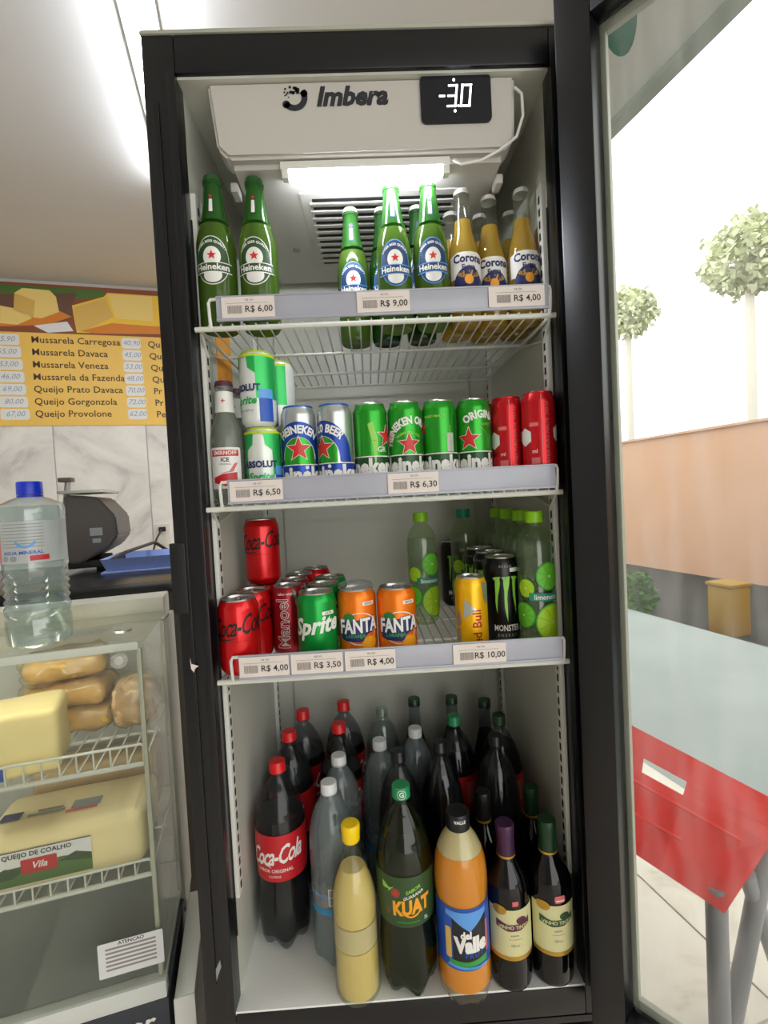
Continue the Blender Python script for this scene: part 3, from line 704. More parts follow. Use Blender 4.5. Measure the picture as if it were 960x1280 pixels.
def beer_can(var):
    def f():
        R, h = RT, HT; t = base_can(R, h, 'can_hgreen', '', lid='silver')
        cR = cyl(R)
        decal('label', [Q('can_dgreen', -.09, .09, .010, .066, 1), Q('print_white', -.09, .09, .0660, .0678, 2), RING('print_green', 0, .062, .031, .0316, 20, 160, 1)], cR, t)
        L = []
        if var == 0: L = [STAR('print_white', .030, .1, .021, 1), STAR('star_red', .030, .1, .019, 2), T('print_white', 'GR', .018, .078, .012, 1), P('monster_green', [(-.005, .12), (.004, .124), (.012, .09), (.006, .05), (.002, .088)], 1)]
        if var == 1: L = [T('print_white', 'HEINEKEN ORIGINAL', .012, .123, .0175, 1, .045, sx=.78, arc=.045), STAR('print_white', .004, .084, .0215, 1), STAR('star_red', .004, .084, .019, 2), T('monster_green', 'PREMIUM LAGER', .004, .103, .006, 1, arc=.03)]
        if var == 2: L = [BAR('print_white', .008, .020, .069, .10, 1, 14), Q('can_dgreen', .024, .026, .05, .13, 1), T('monster_green', 'PURO MALTE', -.012, .128, .006, 1), STAR('star_red', -.038, .11, .012, 1), T('monster_green', 'ingredientes', .014, .1, .005, 1, rot=PI/2)]
        if var == 3: L = [T('print_white', 'ORIGINAL', .010, .128, .0175, 1, .045, sx=.84, arc=.05), STAR('print_white', -.014, .088, .0215, 1), STAR('star_red', -.014, .088, .019, 2), RING('monster_green', -.012, .08, .032, .0326, -10, 60, 1), T('monster_green', 'QUALITY', .018, .112, .005, 1)]
        L.append(T('print_white', 'Heineken', [-.02, .006, -.004, .004][var], .049, .036, 3, .05, sx=.84))
        decal('lettering', L, cR, t, xmin=-.045, xmax=.045)
        return t
    return f
def blue_can(var):
    def f():
        R, h = RT, HT; t = base_can(R, h, 'can_silver', '', lid='print_blue'); cR = cyl(R)
        x0 = .002 if var == 0 else -.022
        decal('label', [Q('can_hgreen', x0-.026, x0+.026, .045, .105, 1), RING('print_white', x0, .068, .028, .031, 0, 180, 2, sz=1.25), RING('can_blue', x0, .066, .030, .050, -8, 188, 3, sz=1.25), Q('can_blue', -.09, .09, .006, .058, 3), Q('print_white', -.09, .09, .058, .0595, 4),
            EL('print_white', x0+.012, .054, .003, .003, 3)], cR, t, xmin=-.06, xmax=.06)
        L = [T('print_white', 'Heineken', .006 if var == 0 else -.004, .041, .036, 5, .05, sx=.84)]
        L += [STAR('print_white', x0, .084, .0225, 4), STAR('star_red', x0, .084, .020, 5)]
        L += [T('print_white', 'HEINEKEN' if var == 0 else 'NA 0.0 BEER', x0-(.0 if var == 0 else -.0), .1155, .018, 5, .04, sx=.8, arc=.046)]
        if var == 1: L += [BAR('print_white', .018, .028, .012, .042, 5, 8)]
        decal('lettering', L, cR, t, xmin=-.045, xmax=.045)
        return t
    return f
def red_can():
    R, h = RT, HT; t = base_can(R, h, 'can_crimson', '', lid='can_crimson'); cR = cyl(R)
    hexa = lambda x, z, s: P('print_white', [(x-s*.8, z-s*.5), (x, z-s), (x+s*.8, z-s*.5), (x+s*.8, z+s*.5), (x, z+s), (x-s*.8, z+s*.5)], 1)
    decal('label', [hexa(-.034, .084, .015), hexa(.030, .088, .015), RR('pale_red', -.024, -.009, .1, .106, .001, 1), Q('print_white', -.022, -.004, .016, .018, 1), Q('pale_red', -.022, -.008, .040, .050, 1), Q('pale_red', -.004, -.0025, .02, .15, 1)], cR, t)
    decal('lettering', [T('pale_red', 'CERVEJA PURO MALTE  350 ml', .006, .085, .008, 1, 0, rot=PI/2), T('print_white', 'ml', -.016, .060, .009, 1, 0), BAR('pale_red', -.022, -.009, .026, .037, 1, 8)], cR, t)
    return t
def absolut_can(turn):
    def f():
        R, h = RT, .1225; t = base_can(R, h, 'can_mint', '', lid='lime_yellow'); cR = cyl(R); x = turn
        decal('label', [Q('can_sgreen', x-.09, x-.022, .03, .116, 1), Q('can_sgreen', x+.022, x+.09, .045, .116, 1), P('can_sgreen', [(x-.022, .116), (x-.022, .085), (x-.010, .094), (x-.008, .116)], 1), P('can_sgreen', [(x+.022, .116), (x+.022, .085), (x+.010, .094), (x+.008, .116)], 1),
            Q('print_blue', x+.026, x+.05, .008, .045, 1), Q('print_skyblue', x+.026, x+.05, .045, .06, 2), Q('lime_yellow', x-.09, x+.09, .112, .116, 2)], cR, t, xmin=-.045, xmax=.045)
        decal('lettering', [T('print_navy', 'ABSOLUT', x, .062, .0145, 3, .05, sx=.92), T('can_sgreen', 'Sprite', x, .042, .018, 3, .03, shear=.3), T('grey_print', 'VODKA 269 ml', x, .026, .005, 3)], cR, t, xmin=-.045, xmax=.045)
        return t
    return f
# ================================================================== BOTTLES
def crown(parent, r, z, m):
    bm = bmesh.new(); seg = 42; R = []
    for rr_, zz, k in ((r*.96, z+.008, 0), (r*1.0, z+.006, 0), (r*1.03, z+.003, .3), (r*1.10, z, 1)):
        R.append([bm.verts.new((rr_*(1+.035*k*math.cos(21*2*PI*i/seg))*math.cos(2*PI*i/seg), rr_*(1+.035*k*math.cos(21*2*PI*i/seg))*math.sin(2*PI*i/seg), zz)) for i in range(seg)])
    for a, b in zip(R, R[1:]):
        for i in range(seg): bm.faces.new((a[i], b[i], b[(i+1) % seg], a[(i+1) % seg]))
    c = bm.verts.new((0, 0, z+.0088))
    for i in range(seg): bm.faces.new((R[0][i], R[0][(i+1) % seg], c))
    return link('crown_cap', bm, m, parent)
def screw(parent, r, z0, z1, m, name='screw_cap', seg=40):
    bm = bmesh.new(); R = []
    for rr_, zz, k in ((r, z0, 0), (r, z0+.003, 0), (r, z0+.0032, 1), (r*.985, z1-.002, 1), (r*.93, z1-.0002, 0), (r*.6, z1, 0)):
        R.append([bm.verts.new((rr_*(1-.02*k*(i % 2))*math.cos(2*PI*i/seg), rr_*(1-.02*k*(i % 2))*math.sin(2*PI*i/seg), zz)) for i in range(seg)])
    for a, b in zip(R, R[1:]):
        for i in range(seg): bm.faces.new((a[i], a[(i+1) % seg], b[(i+1) % seg], b[i]))
    bm.faces.new(R[-1]); bm.faces.new(R[0][::-1])
    return link(name, bm, m, parent)
def inner(prof, top, k=.96, zb=.003):
    out = [(0, zb)]
    f = rad(prof)
    for r, z in prof:
        if r > 0 and zb < z < top: out.append((max(.001, r*k), z))
    out += [(f(top)*k, top), (0, top)]
    return out
LN = [(0, .003), (.024, .001), (.027, 0), (.0295, .004), (.0305, .010), (.0305, .128), (.0300, .136), (.0280, .147), (.0240, .162), (.0203, .177), (.0175, .193), (.0152, .213), (.0135, .228), (.0148, .229), (.0148, .234), (.0130, .236), (.0130, .240)]
def green_beer(kind):
    def f():
        t = thing('beer_bottle', '', 'bottle'); R = rad(LN)
        nb = [p for p in LN if p[1] <= .168]; nk = [(R(.168), .168)]+[p for p in LN if p[1] > .168]
        Lathe('bottle_body', 'heineken_glass' if kind != 2 else 'heineken_dark', t, nb, 32)
        Lathe('bottle_neck', 'heineken_neck' if kind != 2 else 'heineken_dark', t, nk, 32)
        crown(t, .0138, .2335, 'crown_green' if kind == 0 else 'crown_silver')
        Rf = rad(LN); Rf.__dict__['ref'] = .0305
        m1 = 'label_hgreen' if kind == 0 else 'label_hblue'; rim = 'print_white' if kind == 0 else 'print_skyblue'
        lb = decal('label', [EL(rim, 0, .100, .0265, .0375, 1, 40), EL(m1, 0, .100, .0255, .0360, 2, 40), EL('print_white', 0, .106, .0135, .015, 3), EL('print_white', 0, .078, .014, .012, 3), RR(m1, -.030, .030, .083, .096, .002, 4),
            RR(rim, -.0305, .0305, .0815, .083, .0005, 4), RR(rim, -.0305, .0305, .096, .0972, .0005, 4)], Rf, t, zstep=.004)
        if kind == 1: lb.data.materials[1] = MATS['label_hblue']
        decal('lettering', [T('print_white', 'Heineken', 0, .0895, .0135, 5, .03, sx=1.0), STAR('star_red', 0, .1075, .0075, 5), T('print_white', 'LAGER BEER QUALITY', 0, .1285, .0052, 5, .03, arc=.026), T('print_white', 'PREMIUM' if kind == 0 else '00', 0, .071, .005 if kind == 0 else .011, 5, .02)], Rf, lb, zstep=.004)
        Rn = rad(LN); Rn.__dict__['ref'] = .0155
        decal('neck_label', [RR('label_hgreen' if kind == 0 else 'label_hblue', -.0035, .0035, .178, .210, .001, 1), RR('print_white', -.0022, .0022, .180, .201, .001, 2), STAR('star_red', 0, .2055, .0035, 3)], Rn, t, zstep=.004)
        return t
    return f
CO = [(0, .003), (.024, .001), (.027, 0), (.0285, .004), (.0292, .010), (.0292, .112), (.0285, .120), (.0262, .132), (.0220, .146), (.0180, .160), (.0158, .175), (.0142, .200), (.0132, .215), (.0145, .216), (.0145, .221), (.0128, .222), (.0128, .227)]
def corona():
    t = thing('beer_bottle', '', 'bottle')
    Lathe('bottle_body', 'clear_glass', t, CO, 32); Lathe('beer', 'beer', t, inner(CO, .178, .93), 28); crown(t, .0136, .2205, 'crown_silver')
    Rf = rad(CO); Rf.__dict__['ref'] = .0292
    lb = decal('label', [P('print_white', [(-.036, .075), (-.036, .112), (-.02, .117), (.02, .117), (.036, .112), (.036, .075)], 1), RING('print_navy', 0, .062, .0, .028, 0, 180, 2, sz=1.1), EL('gold', -.0, .081, .020, .006, 2), EL('kuat_orange', 0, .072, .008, .008, 3), Q('print_navy', -.036, .036, .055, .064, 2)], Rf, t, zstep=.005)
    decal('lettering', [T('print_navy', 'Corona', 0, .106, .0185, 3, .035, sx=.95), T('print_navy', 'Extra', 0, .092, .0115, 3, .03)], Rf, lb, zstep=.005)
    return t
SM = [(0, .003), (.023, .001), (.026, 0), (.0275, .005), (.0275, .100), (.0265, .112), (.0225, .130), (.0165, .146), (.0145, .160), (.0138, .186), (.0148, .187), (.0148, .193), (.0132, .194), (.0132, .2)]
def smirnoff():
    t = thing('drink_bottle', '', 'bottle')
    Lathe('bottle_body', 'frost_glass', t, SM, 32); Lathe('drink', 'frost_glass', t, inner(SM, .150, .93), 28); crown(t, .0138, .1935, 'maroon')
    Rf = rad(SM); Rf.__dict__['ref'] = .0275
    lb = decal('label', [RR('print_white', -.026, .026, .026, .092, .003, 1), RR('print_red', -.022, .022, .078, .088, .001, 2), P('print_red', [(-.020, .036), (.0, .030), (.018, .038), (.018, .052), (-.004, .050), (-.02, .044)], 2), P('pale_red', [(-.012, .05), (.012, .053), (.02, .068), (.014, .066), (.006, .054)], 2)], Rf, t, zstep=.006)
    decal('lettering', [T('print_white', 'SMIRNOFF', 0, .083, .009, 3, .02, sx=.9), T('ink', 'ICE', 0, .072, .009, 3, .03), T('grey_print', 'ORIGINAL', 0, .065, .004, 3)], Rf, lb, zstep=.006)
    Rn = rad(SM); Rn.__dict__['ref'] = .0145
    decal('neck_label', [RR('print_white', -.024, .024, .150, .184, .001, 1), T('print_red', '+', 0, .168, .012, 2, .02)], Rn, t, zstep=.006)
    return t
PET2 = [(0, .012), (.012, .008), (.024, .003), (.034, 0), (.042, .006), (.0475, .022), (.049, .045), (.049, .080), (.0465, .105), (.0455, .118), (.047, .132), (.0490, .160), (.0490, .205), (.0480, .225), (.0435, .250), (.0340, .275), (.0230, .294), (.0150, .304), (.0132, .309), (.0132, .314), (.0160, .3145), (.0160, .3165), (.0130, .317), (.0130, .325)]
def pet2(liquid, fill, cap, shell, label=None, lobes=5):
    t = thing('soda_bottle', '', 'bottle')
    bm = bmesh.new(); lathe(bm, PET2, 40, lobes=lobes, lob_z=.05, lob_a=.16); link('bottle_body', bm, shell, t)
    bm = bmesh.new(); lathe(bm, inner(PET2, fill, .965, .010), 40, lobes=lobes, lob_z=.05, lob_a=.16); link('drink', bm, liquid, t)
    screw(t, .0155, .316, .336, cap)
    if label: label(t, rad(PET2))
    return t
def lab_coke(t, Rf):
    Rf.__dict__['ref'] = .049
    lb = decal('label', [Q('label_red', -.15, .15, .137, .222, 1)], Rf, t, zstep=.01, step=.006)
    decal('lettering', [T('print_white', 'Coca-Cola', .0, .184, .046, 2, .02, shear=.4, sx=.60, wave=.12, sp=.9), T('print_white', 'SABOR ORIGINAL', .0, .158, .009, 2, .01), T('print_white', '2 LITROS', .0, .147, .006, 2, .01), P('print_white', [(-.035, .167), (-.02, .171), (-.004, .163), (-.018, .1755), (-.036, .1725)], 2)], Rf, lb, zstep=.01, step=.006)
def lab_kuat(t, Rf):
    Rf.__dict__['ref'] = .049
    lb = decal('label', [Q('label_green', -.15, .15, .128, .212, 1), EL('photo_brown', -.020, .186, .008, .008, 2), EL('star_red', -.020, .186, .004, .004, 3), EL('bottlegreen', -.034, .170, .009, .02, 2), P('monster_green', [(-.044, .200), (-.03, .192), (-.022, .196), (-.032, .186), (-.044, .19)], 2), Q('print_green', -.02, .02, .1365, .1378, 2), EL('photo_dark', -.036, .155, .006, .008, 2)], Rf, t, zstep=.01, step=.006)
    decal('lettering', [T('kuat_orange', 'KUAT', .006, .162, .032, 3, .05, sx=.75, wave=.1), RING('kuat_orange', .006, .163, .0145, .0175, 200, 345, 3), T('print_white', 'GUARANA', .010, .182, .007, 3, .02, wave=.3), T('monster_green', 'SABOR', .01, .191, .008, 3, .02, wave=.35), T('print_white', '2L', .032, .138, .008, 3, .02)], Rf, lb, zstep=.01, step=.006)
def coke2(): return pet2('cola', .240, 'cap_red', 'pet_dark', lab_coke)
def kuat2():
    t = pet2('guarana', .272, 'cap_green', 'pet_green', lab_kuat)
    decal('cap_print', [T('print_white', 'G', 0, .326, .012, 1, .02), RING('print_white', 0, .326, .007, .0078, 0, 360, 1, 16)], cyl(.0158), t)
    return t
def zero2(): return pet2('cola', .280, 'cap_black', 'pet_dark')
def lab_red(t, Rf):
    Rf.__dict__['ref'] = .049
    decal('label', [Q('label_red', -.15, .15, .137, .222, 1), Q('pale_red', .0, .03, .165, .21, 2)], Rf, t, zstep=.01, step=.006)
def darkgreen2(): return pet2('cola', .270, 'cap_green', 'pet_dark', lab_red)
def darkgreen3(): return pet2('cola', .275, 'cap_dgreen', 'pet_dark', lab_red)
GL = [(0, .004), (.034, 0), (.040, .005), (.042, .02), (.042, .14), (.040, .165), (.033, .20), (.024, .235), (.0165, .265), (.0145, .290), (.0140, .318), (.0155, .319), (.0155, .326), (.0140, .328)]
def glass_soda():
    t = thing('soda_bottle', '', 'bottle'); Lathe('bottle_body', 'pet_dark', t, GL, 32); Lathe('drink', 'cola', t, inner(GL, .262, .95), 28); screw(t, .0155, .316, .334, 'cap_dgreen'); return t
def wprof():
    p = [(0, .010), (.02, .004), (.034, 0), (.0405, .006), (.0425, .016)]
    z = .024
    while z < .19:
        p += [(.0425, z), (.0412, z+.006), (.0425, z+.012)] if not (.09 < z < .155) else [(.0422, z)]
        z += .017
    p += [(.0425, .205), (.0415, .225), (.0370, .248), (.0290, .268), (.0190, .284), (.0140, .290), (.0132, .294), (.0155, .2945), (.0155, .2965), (.0130, .297), (.0130, .304)]
    return p
WA = wprof()
def water15(lab=True):
    t = thing('water_bottle', '', 'bottle')
    bm = bmesh.new(); lathe(bm, WA, 40, lobes=5, lob_z=.03, lob_a=.1, spiral=(.20, .275, .018, .02, 2)); link('bottle_body', bm, 'pet_grey', t)
    Lathe('water', 'water', t, inner(WA, .270, .93, .012), 32)
    screw(t, .0155, .294, .313, 'cap_white')
    Rf = lambda z: .0426; 
    lb = decal('label', [Q('water_blue', -.13, .13, .098, .110, 1), Q('lens_cover', -.13, .13, .110, .152, 1), RR('print_white', .008, .020, .116, .146, .001, 2), RR('grey_print', .0095, .0185, .118, .130, .001, 3), RR('grey_print', .0095, .0185, .132, .144, .001, 3)], Rf, t, step=.006)
    decal('lettering', [T('print_skyblue', 'AGUA MINERAL', -.016, .132, .009, 2, .01)], Rf, lb, step=.006)
    return t
def water_clear():
    t = thing('water_bottle', '', 'bottle')
    bm = bmesh.new(); lathe(bm, WA, 40, lobes=5, lob_z=.03, lob_a=.1, spiral=(.15, .28, .022, .03, 2)); link('bottle_body', bm, 'pet', t); Lathe('water', 'water', t, inner(WA, .270, .93, .012), 32)
    screw(t, .0155, .294, .313, 'pet'); return t
YB = [(0, .004), (.030, .001), (.036, 0), (.0385, .006), (.0385, .150), (.0375, .168), (.0330, .188), (.0250, .208), (.0180, .224), (.0140, .238), (.0130, .252), (.0145, .253), (.0145, .258), (.0125, .259), (.0125, .266)]
def custard_bottle():
    t = thing('juice_bottle', '', 'bottle'); Lathe('bottle_body', 'clear_glass', t, YB, 36)
    pale = [(r, z) for r, z in YB if z <= .16]
    f = rad(YB); k = .93
    Lathe('drink', 'custard', t, [(0, .005), (.034, .006), (.0355, .02), (.0355, .085), (0, .086)], 32)
    Lathe('drink', 'custard_pale', t, [(0, .0865), (.0355, .0867), (.0355, .125), (0, .1255)], 32)
    Lathe('drink', 'custard', t, [(0, .126), (.0345, .1265), (.0355, .14), (.0355, .150), (.0345, .166), (.0300, .186), (.0225, .205), (.020, .209), (0, .207)], 32)
    bm = bmesh.new(); lathe(bm, [(.0140, .252), (.0150, .254), (.0150, .262), (.0158, .270), (.0158, .278), (.014, .281), (0, .2815)], 20); link('cap', bm, 'cap_yellow', t)
    return t
DV = [(0, .012), (.014, .008), (.026, .002), (.034, 0), (.041, .008), (.0440, .030), (.0440, .055), (.0420, .070), (.0420, .160), (.0440, .175), (.0445, .200), (.0420, .225), (.0350, .248), (.0260, .264), (.0190, .272), (.0175, .276), (.0175, .280)]
def del_valle():
    t = thing('juice_bottle', '', 'bottle')
    bm = bmesh.new(); lathe(bm, DV, 40, lobes=6, lob_z=.022, lob_a=.05); link('bottle_body', bm, 'clear_glass', t)
    bm = bmesh.new(); lathe(bm, inner(DV, .240, .965, .010), 40, lobes=6, lob_z=.022, lob_a=.05); link('juice', bm, 'juice', t)
    ff = rad(DV); Lathe('foam', 'custard_pale', t, [(ff(.2405)*.96, .2405), (ff(.255)*.95, .255), (.018, .2725), (0, .273)], 32)
    c = screw(t, .0195, .274, .300, 'cap_black'); decal('cap_print', [T('print_white', 'VALLE', 0, .291, .007, 1, .03)], cyl(.0197), t)
    Rf = lambda z: .0425
    lb = decal('label', [Q('print_blue', -.13, .13, .068, .168, 1), Q('label_black', -.024, .034, .078, .152, 2), P('print_skyblue', [(-.034, .163), (.034, .163), (.034, .155), (.004, .132), (-.024, .152), (-.034, .155)], 3), P('print_green', [(-.03, .076), (.034, .076), (.034, .087), (.0, .083), (-.03, .084)], 3), RR('photo_cheese_side', -.036, -.026, .085, .135, .003, 3), RR('pale_red', .033, .038, .09, .14, .001, 3), P('print_skyblue', [(-.035, .073), (.034, .069), (.034, .073), (-.03, .077)], 4)], Rf, t, step=.006)
    decal('lettering', [T('print_white', 'del', -.002, .126, .016, 4, .05, sx=.9), T('print_white', 'Valle', .006, .109, .033, 4, .06, sx=.8), T('print_blue', 'FRUT', .011, .093, .011, 4, .02, sp=1.3), T('print_green', '100% SUCO', .008, .072, .005, 4)], Rf, lb, step=.006)
    return t
WI = [(0, .012), (.02, .006), (.031, 0), (.0345, .004), (.0360, .012), (.0365, .180), (.0350, .195), (.0290, .212), (.0200, .226), (.0158, .238), (.0145, .255), (.0143, .285), (.0155, .286), (.0155, .293), (.0143, .294), (.0143, .299)]
WK = .885; WI = [(a, b*WK) for a, b in WI]
def wine(color, foil, lab=True):
    def f():
        t = thing('wine_bottle', '', 'bottle'); Lathe('bottle_body', 'wine', t, WI, 36)
        fo = Lathe('foil_capsule', foil, t, [(.0155, .238*WK), (.0152, .27*WK), (.0160, .284*WK), (.0162, .295*WK), (.0148, .2985*WK), (0, .2992*WK)], 28)
        decal('foil_band', [Q('gold', -.06, .06, .211, .215, 1)], cyl(.0156), fo)
        if not lab: return t
        Rf = lambda z: .0367
        dk = 'maroon' if color == 'purple' else 'bottlegreen'
        lb = decal('label', [P('label_cream', [(-.045, .058), (.045, .058), (.045, .142), (-.045, .142)], 1), Q('gold', -.045, .045, .058, .065, 2), P(dk, [(-.030, .112), (-.010, .107), (.010, .108), (.028, .114), (.028, .126), (.010, .119), (-.010, .118), (-.030, .124)], 3), EL('gold', -.024, .140, .012, .008, 2), EL(dk, .012, .124, .009, .006, 2), Q('gold', -.01, .012, .093, .0938, 2)], Rf, t)
        decal('lettering', [T('label_cream', 'VINHO TINTO', 0, .1135, .008, 4, .02, wave=.0), T('grey_print', 'suave', 0, .1, .006, 2), T('grey_print', '750 ml', 0, .083, .005, 3)], Rf, lb)
        Rs = rad(WI); Rs.__dict__['ref'] = .036
        decal('neck_label', [RR('pale_red', -.004, .014, .146, .158, .003, 1), Q('print_white', -.002, .012, .149, .151, 2)] if color == 'green' else [RR('pale_red', -.002, .008, .148, .156, .001, 1)], Rs, t, zstep=.005)
        return t
    return f
LB = [(0, .008), (.012, .004), (.024, 0), (.031, .006), (.0335, .02), (.0340, .04), (.0335, .11), (.0340, .160), (.0325, .180), (.0270, .197), (.0190, .207), (.0145, .211), (.0138, .216), (.0160, .2165), (.0160, .2185), (.0135, .219), (.0135, .228)]
def lime_bottle(cap='cap_lime'):
    def f():
        t = thing('soda_bottle', '', 'bottle'); Lathe('bottle_body', 'pet_lime', t, LB, 36); Lathe('drink', 'water', t, inner(LB, .180, .93, .008), 32)
        screw(t, .0165, .2165, .236, cap)
        Rf = lambda z: .0342
        S = []
        def lime(x, z, r, a, b):
            S.append(EL('lime_rim', x, z, r, r, 1, 30)); S.append(EL('lime_rim' if a == 'lime_a' else 'lime_a', x, z, r*.95, r*.95, 2, 30)); S.append(EL(a, x, z, r*.9, r*.9, 3, 30))
            for k in range(9):
                a0 = 2*PI*k/9; S.append(P(b, [(x+r*.1*math.cos(a0), z+r*.1*math.sin(a0)), (x+r*.85*math.cos(a0+.03), z+r*.85*math.sin(a0+.03)), (x+r*.85*math.cos(a0-.03), z+r*.85*math.sin(a0-.03))], 4))
            S.append(EL('print_white', x, z, r*.08, r*.08, 5, 10))
        lime(.012, .128, .024, 'lime_a', 'lime_rim'); lime(.018, .050, .033, 'lime_b', 'lime_a'); lime(-.030, .108, .016, 'lime_b', 'lime_a'); lime(-.036, .062, .022, 'lime_a', 'lime_rim')
        S.append(P('teal', [(-.024, .088), (.036, .086), (.036, .099), (-.024, .101)], 5))
        lb = decal('label', S, Rf, t, step=.006)
        decal('lettering', [T('print_white', 'limoneto', .006, .0935, .012, 7, .02)], Rf, lb, step=.006)
        return t
    return f
BUILD = dict(coke=coke_can, manoel=name_can, sprite=sprite_can, fanta=fanta_can, fantac=fanta_capped, rb=energy_yellow, mon=energy_black,
    hb0=blue_can(0), hb1=blue_can(1), g0=beer_can(0), g1=beer_can(1), g2=beer_can(2), g3=beer_can(3), red=red_can, ab0=absolut_can(0.0), ab1=absolut_can(-.022),
    hk=green_beer(0), hz=green_beer(1), hd=green_beer(2), cor=corona, smi=smirnoff, coke2=coke2, kuat=kuat2, zero=zero2, dg2=darkgreen2, dg3=darkgreen3, gs=glass_soda,
    wat=water15, wclr=water_clear, cus=custard_bottle, dv=del_valle, wp=wine('purple', 'foil_purple'), wg=wine('green', 'foil_green'), wd=wine('green', 'foil_green', False), wn=wine('purple', 'cap_black', False),
    lime=lime_bottle(), limet=lime_bottle('cap_teal'))
E_ = .0028
def P1(kind, x, y, rz, label, group=None): return put(kind, (x, y, ZS[0]+E_), rz, label, group)
gb = 'beer bottles on the top shelf'
P1('hk', .034, .034, .03, 'green beer bottle with green label, by the left wall on the top shelf', gb)
P1('hk', .099, .041, -.02, 'green beer bottle with green label, second from the left wall', gb)
P1('hz', .251, .13, .0, 'green beer bottle with blue label, set back left of its twins', gb)
P1('hz', .3205, .062, .0, 'green beer bottle with blue label in the front row, left of its twin', gb)
P1('hz', .3825, .059, -.02, 'green beer bottle with blue label in the front row, beside the clear golden bottles', gb)
P1('hd', .306, .132, .1, 'dark green beer bottle behind the left blue-labelled front bottle', gb)
P1('hd', .370, .130, .1, 'dark green beer bottle behind the right blue-labelled front bottle', gb)
P1('cor', .4435, .069, .05, 'clear bottle of golden beer in the front row, nearest the green bottles', gb)
P1('cor', .5025, .080, -.06, 'clear bottle of golden beer in the front row, middle of the three', gb)
P1('cor', .541, .137, .1, 'clear bottle of golden beer in the back row, nearest the right wall', gb)
P1('cor', .432, .131, .1, 'clear bottle of golden beer in the back row, nearest the green bottles', gb)
P1('cor', .5435, .074, .04, 'clear bottle of golden beer in the front row, beside the right wall', gb)
P1('cor', .498, .140, .1, 'clear bottle of golden beer in the back row, middle of the three', gb)
def P2(kind, x, y, rz, label, group='tall cans on the second shelf', dz=0): return put(kind, (x, y, ZS[1]+E_+dz), rz, label, group)
P2('smi', .0275, .046, .1, 'frosted vodka cooler bottle with red and white label by the left wall', 'frosted bottles on the second shelf')
P2('smi', .030, .104, .1, 'frosted bottle hidden behind the front frosted bottle on the second shelf', 'frosted bottles on the second shelf')
P2('ab0', .0865, .050, -.05, 'pale green and white can, lower one of the front stack', 'stacked pale cans'); P2('ab1', .0835, .050, .1, 'pale green and white can, upper one of the front stack', 'stacked pale cans', .1232)
P2('ab0', .106, .112, -.3, 'pale green and white can, lower one of the stack behind', 'stacked pale cans'); P2('ab1', .106, .112, -.9, 'pale green and white can, upper one of the stack behind', 'stacked pale cans', .1232)
P2('hb0', .1465, .055, .0, 'blue and silver beer can with a red star, left of the blue pair')
P2('hb1', .207, .051, .0, 'blue and silver beer can turned to its 0.0 wording, right of the blue pair')
P2('g0', .266, .060, .0, 'green beer can with a red star cut off at its right, beside the blue cans')
P2('g1', .3245, .059, .0, 'green beer can with a full red star in its middle')
P2('g2', .383, .060, .0, 'green beer can turned to its barcode side')
P2('g3', .4415, .062, .0, 'green beer can with a star at its left, beside the red cans')
P2('red', .5005, .060, .0, 'red can with white hexagons, left of the red pair on the second shelf')
P2('red', .5410, .028, -.05, 'red can with white hexagons, by the right wall on the second shelf')
P2('red', .4945, .119, .1, 'red can half hidden behind the red pair on the second shelf')
def P3(kind, x, y, rz, label, group='soda cans on the third shelf', dz=0): return put(kind, (x, y, ZS[2]+E_+dz), rz, label, group)
P3('coke', .0345, .030, .12, 'red can with black script, nearest the camera at the left end of the third shelf')
P3('coke', .0420, .098, .2, 'red can with black script, directly behind the leftmost front can')
P3('coke', .0460, .166, .0, 'red can with black script, under the single raised can')
P3('coke', .0505, .158, .1, 'red can with black script stacked on top of another can at the left', dz=HS+.0008)
P3('manoel', .1005, .110, .12, 'dark red can with Manoel written upwards on it', 'soda cans on the third shelf')
P3('manoel', .103, .172, .4, 'dark red slim can directly behind the one with the written name')
P3('coke', .101, .258, .1, 'red can in the back rows, nearer the left wall')
P3('coke', .128, .330, .3, 'red can at the very back of the third shelf')
P3('sprite', .160, .050, .0, 'green soda can with white lettering in the front row')
P3('sprite', .166, .122, .2, 'green soda can second in its row, behind the front one')
P3('sprite', .172, .196, .1, 'green soda can last in its row on the third shelf')
P3('fantac', .2270, .060, .08, 'orange soda can with a clear lid over its top'); P3('fanta', .2945, .054, .05, 'orange soda can without a lid, right of the other orange one')
P3('rb', .421, .045, .0, 'slim yellow energy drink can at the front of the third shelf')
P3('mon', .4905, .090, .0, 'black energy drink can with green claw marks, in front of the lime bottle', 'black energy cans')
P3('mon', .4890, .165, -.9, 'black energy drink can directly behind the front black can', 'black energy cans'); P3('mon', .4830, .240, -.9, 'black energy drink can third back behind the front black can', 'black energy cans')
P3('mon', .456, .41, .1, 'black energy drink can at the very back of the shelf, seen over the yellow can', 'black energy cans')
lg_ = 'lime drink bottles on the third shelf'
P3('lime', .5395, .060, .0, 'clear lime drink bottle at the front right of the third shelf', lg_)
P3('lime', .538, .134, .2, 'clear lime drink bottle second in the right-hand row', lg_); P3('lime', .536, .208, .2, 'clear lime drink bottle third in the right-hand row', lg_); P3('lime', .534, .282, .1, 'clear lime drink bottle last in the right-hand row', lg_)
P3('lime', .364, .262, .2, 'clear lime drink bottle standing alone in the middle of the third shelf', lg_); P3('limet', .470, .335, .2, 'clear drink bottle with a teal cap at the back of the third shelf', lg_)
def P0_(kind, u, v, h, rz, label, group, dx=0, dy=0):
    q = at_z(u, v, h); x = max(.045, min(.527, q.x+dx)); return put(kind, (x, q.y+dy, .0), rz, label, group)
cg, wg_ = 'big dark soda bottles on the cooler floor', 'water bottles on the cooler floor'
P0_('coke2', 346, 950, .336, -.12, 'large cola bottle with a red label and red cap, front left on the cooler floor', cg)
